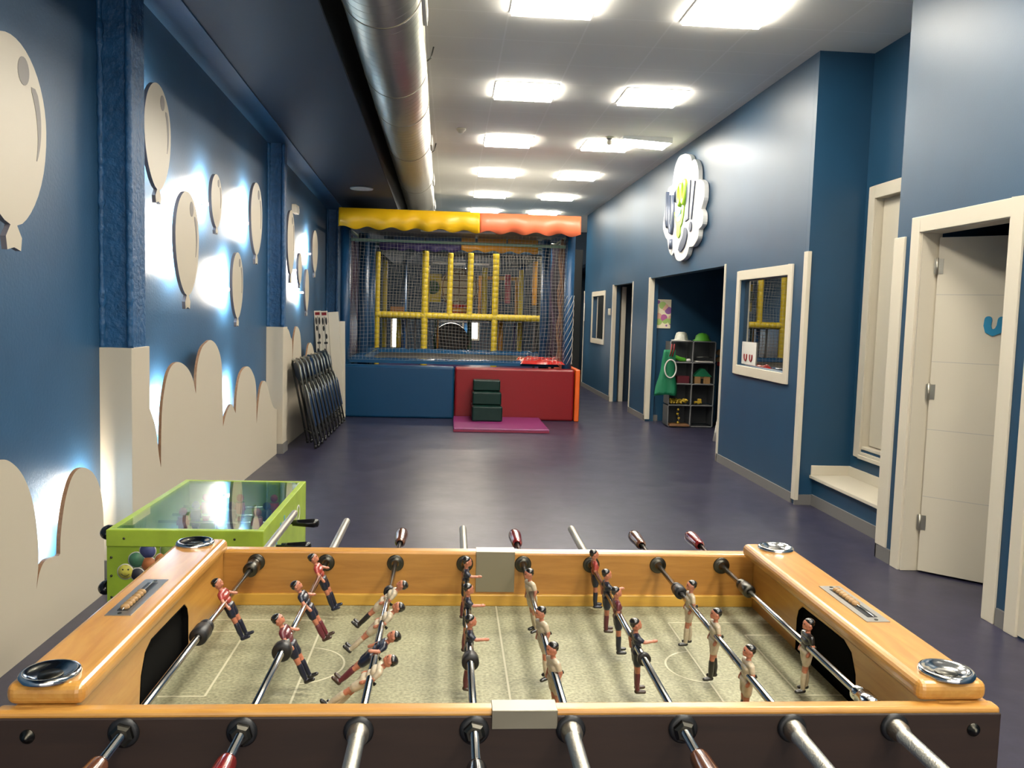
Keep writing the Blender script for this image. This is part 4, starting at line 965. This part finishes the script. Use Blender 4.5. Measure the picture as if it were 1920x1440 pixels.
# ================================================================== FOLDING CHAIRS
def folded_chair():
    # width along local y, leaning: local x = out of the wall, folded flat
    t = thing('folding_chair', 'x', 'folding chair', group='folded chairs leaning in a row by the left wall')
    w = .21
    b = MB()
    b.tube([(0, -w, 0), (0, -w, .78), (0, -w*.9, .90), (0, -w*.5, .955), (0, w*.5, .955), (0, w*.9, .90), (0, w, .78), (0, w, 0)], .012, n=8); b.build('back_frame', M_chrod, t)
    b = MB(); b.tube([(.04, -w*.86, .03), (.035, -w*.86, .62), (.03, -w*.6, .68), (.03, w*.6, .68), (.035, w*.86, .62), (.04, w*.86, .03)], .011, n=8); b.build('seat_leg_frame', M_chrod, t)
    MB().tube([(0, -w, .16), (0, w, .16)], .009, n=6).build('stretcher', M_chrod, t); MB().tube([(.04, -w*.86, .10), (.04, w*.86, .10)], .009, n=6).build('stretcher', M_chrod, t)
    pts = [(w*.86*cos(a)*(1 if abs(cos(a)) < .99 else 1), .83+.105*sin(a)) for a in [2*pi*i/28 for i in range(28)]]
    b = MB(); b.prism([(max(-w*.82, min(w*.82, p[0]*1.15)), p[1]) for p in pts], lambda y, z, s: (s, y, z), .004, .026); b.build('backrest', M_chairb, t, bevel=.006)
    b = MB(); b.prism([(-w*.74, .22), (w*.74, .22), (w*.74, .56), (w*.6, .60), (-w*.6, .60), (-w*.74, .56)], lambda y, z, s: (s, y, z), .046, .07); b.build('seat', M_chairb, t, bevel=.01)
    for s in (-1, 1):
        for xx, ww in ((0, w), (.04, w*.86)): MB().cyl((xx, s*ww, -.0), (xx, s*ww, .035), .015, n=8).build('rubber_foot', M_black, t)
    return t
fc = folded_chair(); ctr = 0
N = 10
ords = ['first folded blue chair of the row, nearest the second pillar', 'second folded blue chair of the leaning row', 'third folded blue chair of the leaning row', 'fourth folded blue chair of the leaning row',
        'fifth folded blue chair of the leaning row', 'sixth folded blue chair of the leaning row', 'seventh folded blue chair of the leaning row', 'eighth folded blue chair of the leaning row', 'ninth folded blue chair of the leaning row', 'last folded blue chair of the row, against the blue foam block']
protos = [fc]
for i in range(N-1): protos.append(copy_tree(fc))
for i, c in enumerate(protos):
    c['label'] = ords[i]
    y = 9.42+i*.25; xf = -1.488
    c.location = (xf-.0, y, .004); c.rotation_euler = (0, -radians(11.5+(i % 2)*.3), radians(21))
# leaning planks
def planks():
    for lab, x, w, h, y, tl, pt in (('narrow white plank with red label and black motifs, leftmost of the two patterned ones', -1.722, .088, .76, 11.92, -4, True),
                       ('narrow white plank with red label and black motifs, right of its twin', -1.622, .092, .76, 11.92, -4.4, True),
                       ('plain wide white plank leaning behind the two patterned planks', -1.50, .14, .75, 11.955, -4.5, False),
                       ('short plain white board beside the blue padded post', -1.50, .13, .62, 12.0, -1, False)):
        t = thing('leaning_plank', lab, 'plank', (x, y, 0), (0, radians(tl), 0))
        z0 = .72; MB().box(-w/2, w/2, 0, .03, 0, z0+h).build('board', M_white, t, bevel=.003)
        if pt:
            z1 = z0+h
            MB().box(-w*.36, w*.36, -.002, 0, z1-.06, z1-.02).build('red_label', M_rpad, t)
            for z, dx, s in ((.14, -.25, .07), (.14, .25, .07), (.24, -.2, .05), (.35, .15, .05), (.44, -.12, .022), (.44, .14, .022), (.55, -.2, .05), (.66, .15, .05)):
                b = MB(); b.prism([(dx*w+.013*cos(a), z1-z+s*.75*sin(a)) for a in [2*pi*i/12 for i in range(12)]], lambda a, c_, s_: (a, s_, c_), -.002, 0); b.build('black_motif', M_black, t)
            MB().box(-.005, .005, -.0012, 0, .4, z1-.08).build('grey_rail', M_chrod, t)
planks()

# ================================================================== GREEN TABLE GAME
gx0, gx1, gy0, gy1, gz = -1.078, -.587, 2.76, 3.58, .78
gt = thing('tabletop_game', 'lime green kids football game box with a glass top, beside the left wall', 'table football game', ((gx0+gx1)/2, (gy0+gy1)/2, 0))
gcx, gcy = (gx0+gx1)/2, (gy0+gy1)/2
def G(b, name, m, parent=None, **k):
    b.v = [(x-gcx, y-gcy, z) for x, y, z in b.v]; return b.build(name, m, parent or gt, **k)
t_ = .022
G(MB().box(gx0, gx1, gy0, gy0+t_, .40, gz-.035), 'front_panel', M_limeD); G(MB().box(gx0-.001, gx1+.001, gy0-.004, gy0+t_, gz-.055, gz), 'front_rail', M_lime, bevel=.003)
G(MB().box(gx0, gx1, gy1-t_, gy1, .40, gz), 'rear_panel', M_lime, bevel=.002)
G(MB().box(gx0, gx0+t_, gy0+t_, gy1-t_, .40, gz), 'side_panel', M_lime, bevel=.002); G(MB().box(gx1-t_, gx1, gy0+t_, gy1-t_, .40, gz), 'side_panel', M_lime, bevel=.002)
G(MB().box(gx0+t_, gx1-t_, gy0+t_, gy1-t_, .55, .56), 'game_field', mat('pale green field', (.3, .45, .3), .5))
G(MB().box(gx0+t_-.004, gx1-t_+.004, gy0+t_-.004, gy1-t_+.004, gz-.006, gz-.001), 'glass_top', M_glasst)
G(MB().box(gx0+.002, gx1-.002, gy0+.001, gy1-.002, .33, .40), 'base_strip', M_ply)
G(MB().box(gx0+t_, gx1-t_, gy0+t_+.001, gy0+t_+.006, .57, gz-.03), 'goal_liner', mat('pale goal board', (.55, .6, .35), .5))
for x in (gx0+.04, gx1-.04):
    for y in (gy0+.04, gy1-.04): G(MB().box(x-.025, x+.025, y-.025, y+.025, 0, .33), 'leg', M_ply, bevel=.003)
for x, z in ((gx0+.055, gz-.028), (gx1-.09, gz-.028), (gx0+.015, gz-.09), (gx0+.015, gz-.15), (gx1-.015, gz-.07), (gx0+.015, .56)):
    G(MB().lathe((x, gy0-.003, z), (0, -1, 0), [(0, .004), (.002, .004), (.003, 0)], n=10), 'screw', M_gun)
for x, z in ((gx0-.012, gz-.022), (gx0-.02, .575)):
    G(MB().sph((x, gy0+.05, z), .026, 14, 10, (1, 1.4, .9)), 'corner_bumper', M_blackgl)
# planet stickers
def disc(x, z, r, m, nm='round_sticker', ring_=True):
    o = G(MB().lathe((x, gy0-.0008, z), (0, -1, 0), [(0, r), (.0006, r), (.0008, 0)], n=28), nm, M_paper)
    c = MB(); c.lathe((x-gcx, gy0-.0018-gcy, z), (0, -1, 0), [(0, r*.9), (.0004, r*.9), (.0005, 0)], n=28); c.build('sticker_print', m, o); return o
M_st = {n: mat('sticker '+n, c, .5, var=.35, vscale=30) for n, c in (('yellow', (.6, .55, .08)), ('green', (.08, .22, .12)), ('blue', (.1, .12, .3)), ('orange', (.6, .2, .06)), ('black', (.03, .03, .04)), ('lime', (.3, .42, .1)))}
s0 = disc(-1.020, .643, .026, M_st['yellow'])
for dx in (-.008, .009):
    b = MB(); b.lathe((-1.020+dx-gcx, gy0-.0026-gcy, .650), (0, -1, 0), [(0, .0028), (.0004, 0)], n=10); b.build('smile_eye', M_black, s0)
b = MB(); b.tube([(-1.020+.014*cos(a)-gcx, gy0-.0028-gcy, .643+.014*sin(a)) for a in [pi*1.15+pi*.7*i/8 for i in range(9)]], .0009, n=5); b.build('smile_mouth', M_black, s0)
disc(-.985, .682, .027, M_st['green']); disc(-.950, .712, .027, M_st['blue']); disc(-.947, .668, .026, M_st['orange']); disc(-.982, .634, .023, M_st['black']); disc(-.885, .715, .028, M_st['lime']); disc(-.905, .68, .026, M_st['orange'])
b = MB(); b.box(gx1, gx1+.0008, 2.95, 3.15, .655, .735)
# side sticker: white and blue lettering shapes
for k, (y, z) in enumerate(((2.93, .70), (2.965, .705), (3.0, .71), (3.035, .715), (3.07, .72), (3.105, .725))):
    c = MB(); c.box(gx1, gx1+.001, y, y+.016, z-.028, z+.01+(k % 2)*.012); G(c, 'side_sticker', M_logoc if k % 2 else M_paper)
c = MB(); c.lathe((gx1, 3.40, .685), (1, 0, 0), [(0, .035), (.001, .035), (.001, .027), (0, .027)], n=24); G(c, 'side_ring', M_paper)
for k, (y, z, hand) in enumerate(((2.97, .672, 'near'), (3.18, .702, ''), (3.34, .69, ''), (3.48, .69, ''))):
    r = G(MB().cyl((gx0-.06, y, z), (gx1+(.06 if k < 2 else -.005), y, z), .005, n=10), 'game_rod', M_steel)
    for kx in range(3):
        b = MB(); x = gx0+.11+kx*.135-gcx; yy = y-gcy
        m = (M_redcov if k % 2 else M_navy)
        b.cyl((x, yy, z-.045), (x, yy, z+.020), .016, .019, n=10); b.sph((x, yy, z+.038), .0155, 10, 8); b.box(x-.022, x+.022, yy-.005, yy+.005, z-.012, z+.006); b.box(x-.010, x+.010, yy-.014, yy+.008, z-.055, z-.042)
        b.build('game_figure', m, r)
for y, x1, z in ((3.18, .115, .702), (2.97, .12, .672)):
    c = MB(); c.lathe((gx1, y, z), (1, 0, 0), [(0, .005), (.018, .005), (.018, .011), (.04, .0125), (x1-.02, .0165), (x1-.004, .014), (x1, .006), (x1, 0)], n=20); G(c, 'rod_handle', M_blackgl)
# ================================================================== ALCOVE STORAGE
CX, CY, CW, CHt = 3.055, 11.62, .315, .295
tilt = radians(0)
def cube(col, row):
    lab = ['clear grey storage cube, %s column, %s row' % (('left', 'right')[col], ('bottom', 'second', 'third', 'top')[row])][0]
    x0 = CX+col*(CW+.005); z0 = .012+row*(CHt+.003)
    t = thing('storage_cube', lab+' in the alcove', 'storage cube', (x0+CW/2, CY+.16, z0), group='grey plastic storage cubes in the alcove')
    w = CW/2; d = .15
    pr = [(-w+.012, 0), (w-.012, 0), (w, .012), (w, CHt-.012), (w-.012, CHt), (-w+.012, CHt), (-w, CHt-.012), (-w, .012)]
    b = MB(); b.tube([(a, -d+.008, c) for a, c in pr], .009, n=6, closed=True); b.build('front_rim', M_chrod if False else mat('grey plastic rim', (.22, .22, .22), .4), t)
    for nm, a in (('side_wall', (-w, -w+.003, -d, d, .01, CHt-.01)), ('side_wall', (w-.003, w, -d, d, .01, CHt-.01)), ('shelf_plate', (-w+.01, w-.01, -d, d, 0, .003)), ('rear_wall', (-w, w, d-.003, d, .01, CHt-.01))):
        MB().box(*a).build(nm, mat('smoke plastic', (.06, .065, .07), .35), t)
    return t
for col in (0, 1):
    for row in range(4): cube(col, row)
def zrow(r): return .012+r*(CHt+.003)
def at(col): return CX+CW/2+col*(CW+.005)
ZT = zrow(4)-.002
t = thing('sequin_hat', 'silver sequin hat on top of the left storage column', 'hat', (at(0)+.02, CY+.15, ZT))
MB().lathe((0, 0, 0), (0, 0, 1), [(0.004, 0), (.004, .14), (.012, .14), (.016, .095), (.07, .085), (.11, .07), (.125, .04), (.125, 0)], n=24).build('hat_body', M_silver, t)
t = thing('felt_hat', 'bright green rounded hat on top of the right storage column', 'hat', (at(1), CY+.15, ZT))
MB().lathe((0, 0, 0), (0, 0, 1), [(0.004, 0), (.004, .13), (.014, .13), (.03, .10), (.08, .09), (.11, .05), (.12, 0)], n=24).build('hat_body', M_lgreen, t)
t = thing('green_tabard', 'green cloth tabard with a white ring and red straps hanging on the left cube column', 'costume', (2.99, CY-.03, .46))
b = MB(); n = 14; vs = []
for j in range(n+1):
    v = j/n; wv = .16-.085*min(1, v*1.15)+.01*sin(v*9); z = v*.62
    for i in range(7):
        u = i/6*2-1; vs.append((.04*v+u*wv, .015*sin(u*7+v*4)-.02*(1-v), z-.02*abs(u)*(1-v)))
b.add(vs, [(j*7+i, j*7+i+1, (j+1)*7+i+1, (j+1)*7+i) for j in range(n) for i in range(6)], True)
o = b.build('cloth', M_green, t); sd = o.modifiers.new('t', 'SOLIDIFY'); sd.thickness = .006
MB().tube([(.05+.08*cos(a), -.045, .36+.125*sin(a)) for a in [2*pi*i/28 for i in range(28)]], .010, n=8, closed=True).build('white_ring', M_paper, t)
for dx in (.0, .035): MB().tube([(.03+dx, -.04, .53), (.05+dx, -.045, .60), (.06+dx, -.03, .70)], .009, n=6).build('red_strap', M_rpad, t)
t = thing('toy_crocodile', 'bright green long toy in the top left storage cube', 'toy', (at(0)-.0, CY+.10, zrow(3)+.006))
MB().tube([(-.13, 0, .09), (-.06, 0, .06), (.0, 0, .035), (.07, 0, .03), (.11, 0, .022)], .03, rr=[.018, .03, .034, .028, .014], n=10).build('toy_body', M_lgreen, t)
t = thing('toy_shell', 'small cream shell shape beside the green toy', 'toy', (at(0)+.11, CY+.05, zrow(3)+.03)); MB().sph((0, 0, 0), .03, 12, 8, (1.2, .8, .8)).build('shell', M_paper, t)
t = thing('toy_book', 'dark red box in the third row left storage cube', 'toy', (at(0)+.04, CY+.12, zrow(2)+.006)); MB().box(-.08, .09, -.08, .08, 0, .10).build('box_body', M_maroon, t, bevel=.004)
t = thing('toy_house', 'small toy house with green roof in the right storage column', 'toy house', (at(1), CY+.10, zrow(2)+.006))
b = MB(); b.box(-.11, -.035, -.05, .05, 0, .10); b.box(.035, .11, -.05, .05, 0, .10); b.box(-.035, .035, -.03, .05, 0, .12); b.build('house_wall', M_bead, t)
b = MB(); b.prism([(-.13, .10), (-.02, .21), (.02, .21), (.13, .10)], lambda a, c, s_: (a, s_, c), -.055, .055); b.build('house_roof', M_green, t)
MB().box(-.018, .018, -.034, -.031, 0, .07).build('house_door', M_black, t)
t = thing('toy_tray', 'pale folded tray in the top right storage cube', 'tray', (at(1), CY+.08, zrow(3)+.006)); MB().box(-.12, .12, -.1, .1, 0, .018).build('tray_base', M_paper, t, bevel=.004); MB().tube([(-.11, -.08, .07), (.0, -.09, .078), (.11, -.08, .07)], .006).build('tray_rail', M_chrod, t)
t = thing('toy_pile', 'heap of yellow toy pieces in the second row left storage cube', 'toys', (at(0), CY+.1, zrow(1)+.006)); t['kind'] = 'stuff'
b = MB(); R = random.Random(5)
for k in range(60): b.sph((R.uniform(-.12, .12), R.uniform(-.1, .09), .02+.05*R.random()), .018, 7, 5, (1, 1, .8))
b.build('toy_pieces', M_brass, t)
t = thing('toy_truck', 'yellow toy truck in the right storage column', 'toy', (at(1)-.05, CY+.06, zrow(1)+.02))
MB().box(-.05, .05, -.03, .03, 0, .035).box(.0, .045, -.028, .028, .035, .07).build('truck_body', M_brass, t, bevel=.005)
for a in (-.03, .03): MB().cyl((a, -.034, 0), (a, .034, 0), .016, n=12).build('wheel', M_black, t)
t = thing('toy_caterpillar', 'upright striped yellow and black toy in the bottom left storage cube', 'toy', (at(0)-.0, CY+.06, zrow(0)+.03))
for k in range(7): MB().sph((.012*sin(k), 0, .02+k*.030), .018, 12, 8).build('toy_segment', M_brass if k % 2 == 0 else M_blk, t)
MB().sph((.03, 0, .235), .014, 10, 8).build('toy_head', M_blk, t)
t = thing('wooden_tray', 'brown wooden tray of blocks in the bottom left storage cube', 'tray', (at(0), CY+.08, zrow(0)+.006)); MB().box(-.14, .14, -.12, .1, 0, .025).build('tray_body', M_brown, t, bevel=.004)
t = thing('play_mask', 'tan and red mask hanging at the right of the storage cubes', 'mask', (3.80, CY+.2, .95))
for z in (.10, .0): MB().sph((0, 0, z), .05, 12, 8, (.9, .4, .9)).build('mask_piece', M_bead, t)
MB().sph((0, -.01, -.06), .03, 12, 8, (1, .5, 1)).build('mask_tip', M_redcov, t)
MB().cyl((0, .02, -.94), (0, .02, .12), .008, n=8).build('stand_pole', M_black, t)
t = thing('red_balloon', 'round red balloon half hidden by the alcove edge', 'balloon', (3.62, 10.9, 1.31)); MB().sph((0, 0, 0), .075, 18, 12).build('balloon_skin', mat('balloon red', (.75, .05, .03), .3), t)
MB().tube([(0, 0, -.075), (.02, .01, -.5), (0, 0, -1.31)], .0015, n=5).build('balloon_string', M_paper, t)
t = thing('childs_chair', 'white plastic chair half hidden behind the alcove edge', 'chair', (3.52, 10.15, 0))
MB().tube([(-.17, -.18, .44), (-.185, -.20, .60), (-.19, -.22, .76), (-.15, -.22, .80), (.15, -.22, .80), (.19, -.22, .76), (.185, -.20, .6), (.17, -.18, .44)], .016).build('back_frame', M_paper, t)
MB().box(-.19, .19, -.19, .17, .30, .33).build('seat', M_paper, t, bevel=.01)
for a, bq in ((-1, -1), (1, -1), (-1, 1), (1, 1)):
    MB().cyl((a*.165, bq*.16, .31), (a*.19, bq*.18, 0), .02, .038, n=12).build('leg', M_paper, t)
    if bq < 0: MB().cyl((a*.165, -.17, .33), (a*.172, -.18, .46), .016, n=10).build('back_post', M_paper, t)
t = thing('circle_poster', 'poster of purple and yellow circles on the alcove back wall', 'poster', (3.062, 12.347, 1.575))
MB().box(-.155, .155, -.012, 0, -.21, .21).build('poster_print', M_circ, t)
# office counter seen through the glass
t = thing('office_desk', 'grey desk seen through the near window in the right wall', 'desk', (3.85, 7.75, 0))
MB().box(-.3, .5, -.6, .7, 1.08, 1.12).build('desk_top', M_chrod, t); MB().box(-.1, .45, -.1, .65, 0, 1.08).build('desk_cabinet', M_base, t); MB().box(-.28, -.24, -.58, -.54, 0, 1.08).build('leg', M_chrod, t)
# ================================================================== CAMERA / WORLD
def setup():
    f = 1600.; yw, p, r = .0741, .0811, .0290
    cy, sy, cp, sp, cr, sr = cos(yw), sin(yw), cos(p), sin(p), cos(r), sin(r)
    F = Vector((sy*cp, cy*cp, -sp)); R0 = Vector((cy, -sy, 0)); U0 = R0.cross(F)
    R = cr*R0+sr*U0; U = -sr*R0+cr*U0
    c = bpy.data.cameras.new('camera'); o = bpy.data.objects.new('camera', c); COL.objects.link(o)
    M = Matrix((( R.x, U.x, -F.x, 0), (R.y, U.y, -F.y, 0), (R.z, U.z, -F.z, 1.5), (0, 0, 0, 1)))
    o.matrix_world = M
    c.sensor_fit = 'HORIZONTAL'; c.sensor_width = 36; c.lens = f/1920*36; c.clip_start = .02; c.clip_end = 100
    SC.camera = o
    w = bpy.data.worlds.new('world'); SC.world = w; w.use_nodes = True
    w.node_tree.nodes['Background'].inputs[0].default_value = (1, .96, .88, 1); w.node_tree.nodes['Background'].inputs[1].default_value = 1.0
    l = bpy.data.lights.new('added_opening_portal', 'AREA'); l.shape = 'RECTANGLE'; l.size = 4.55; l.size_y = 3.1; l.cycles.is_portal = True  # portal for world light through the added, unseen opening
    q = bpy.data.objects.new('added_opening_portal', l); COL.objects.link(q); q.location = (.475, -4.12, 1.6); q.rotation_euler = (radians(90), 0, 0)
    v = SC.view_settings; v.view_transform = 'Standard'; v.look = 'None'; v.gamma = 1; v.exposure = 1.55; v.use_curve_mapping = False
setup()
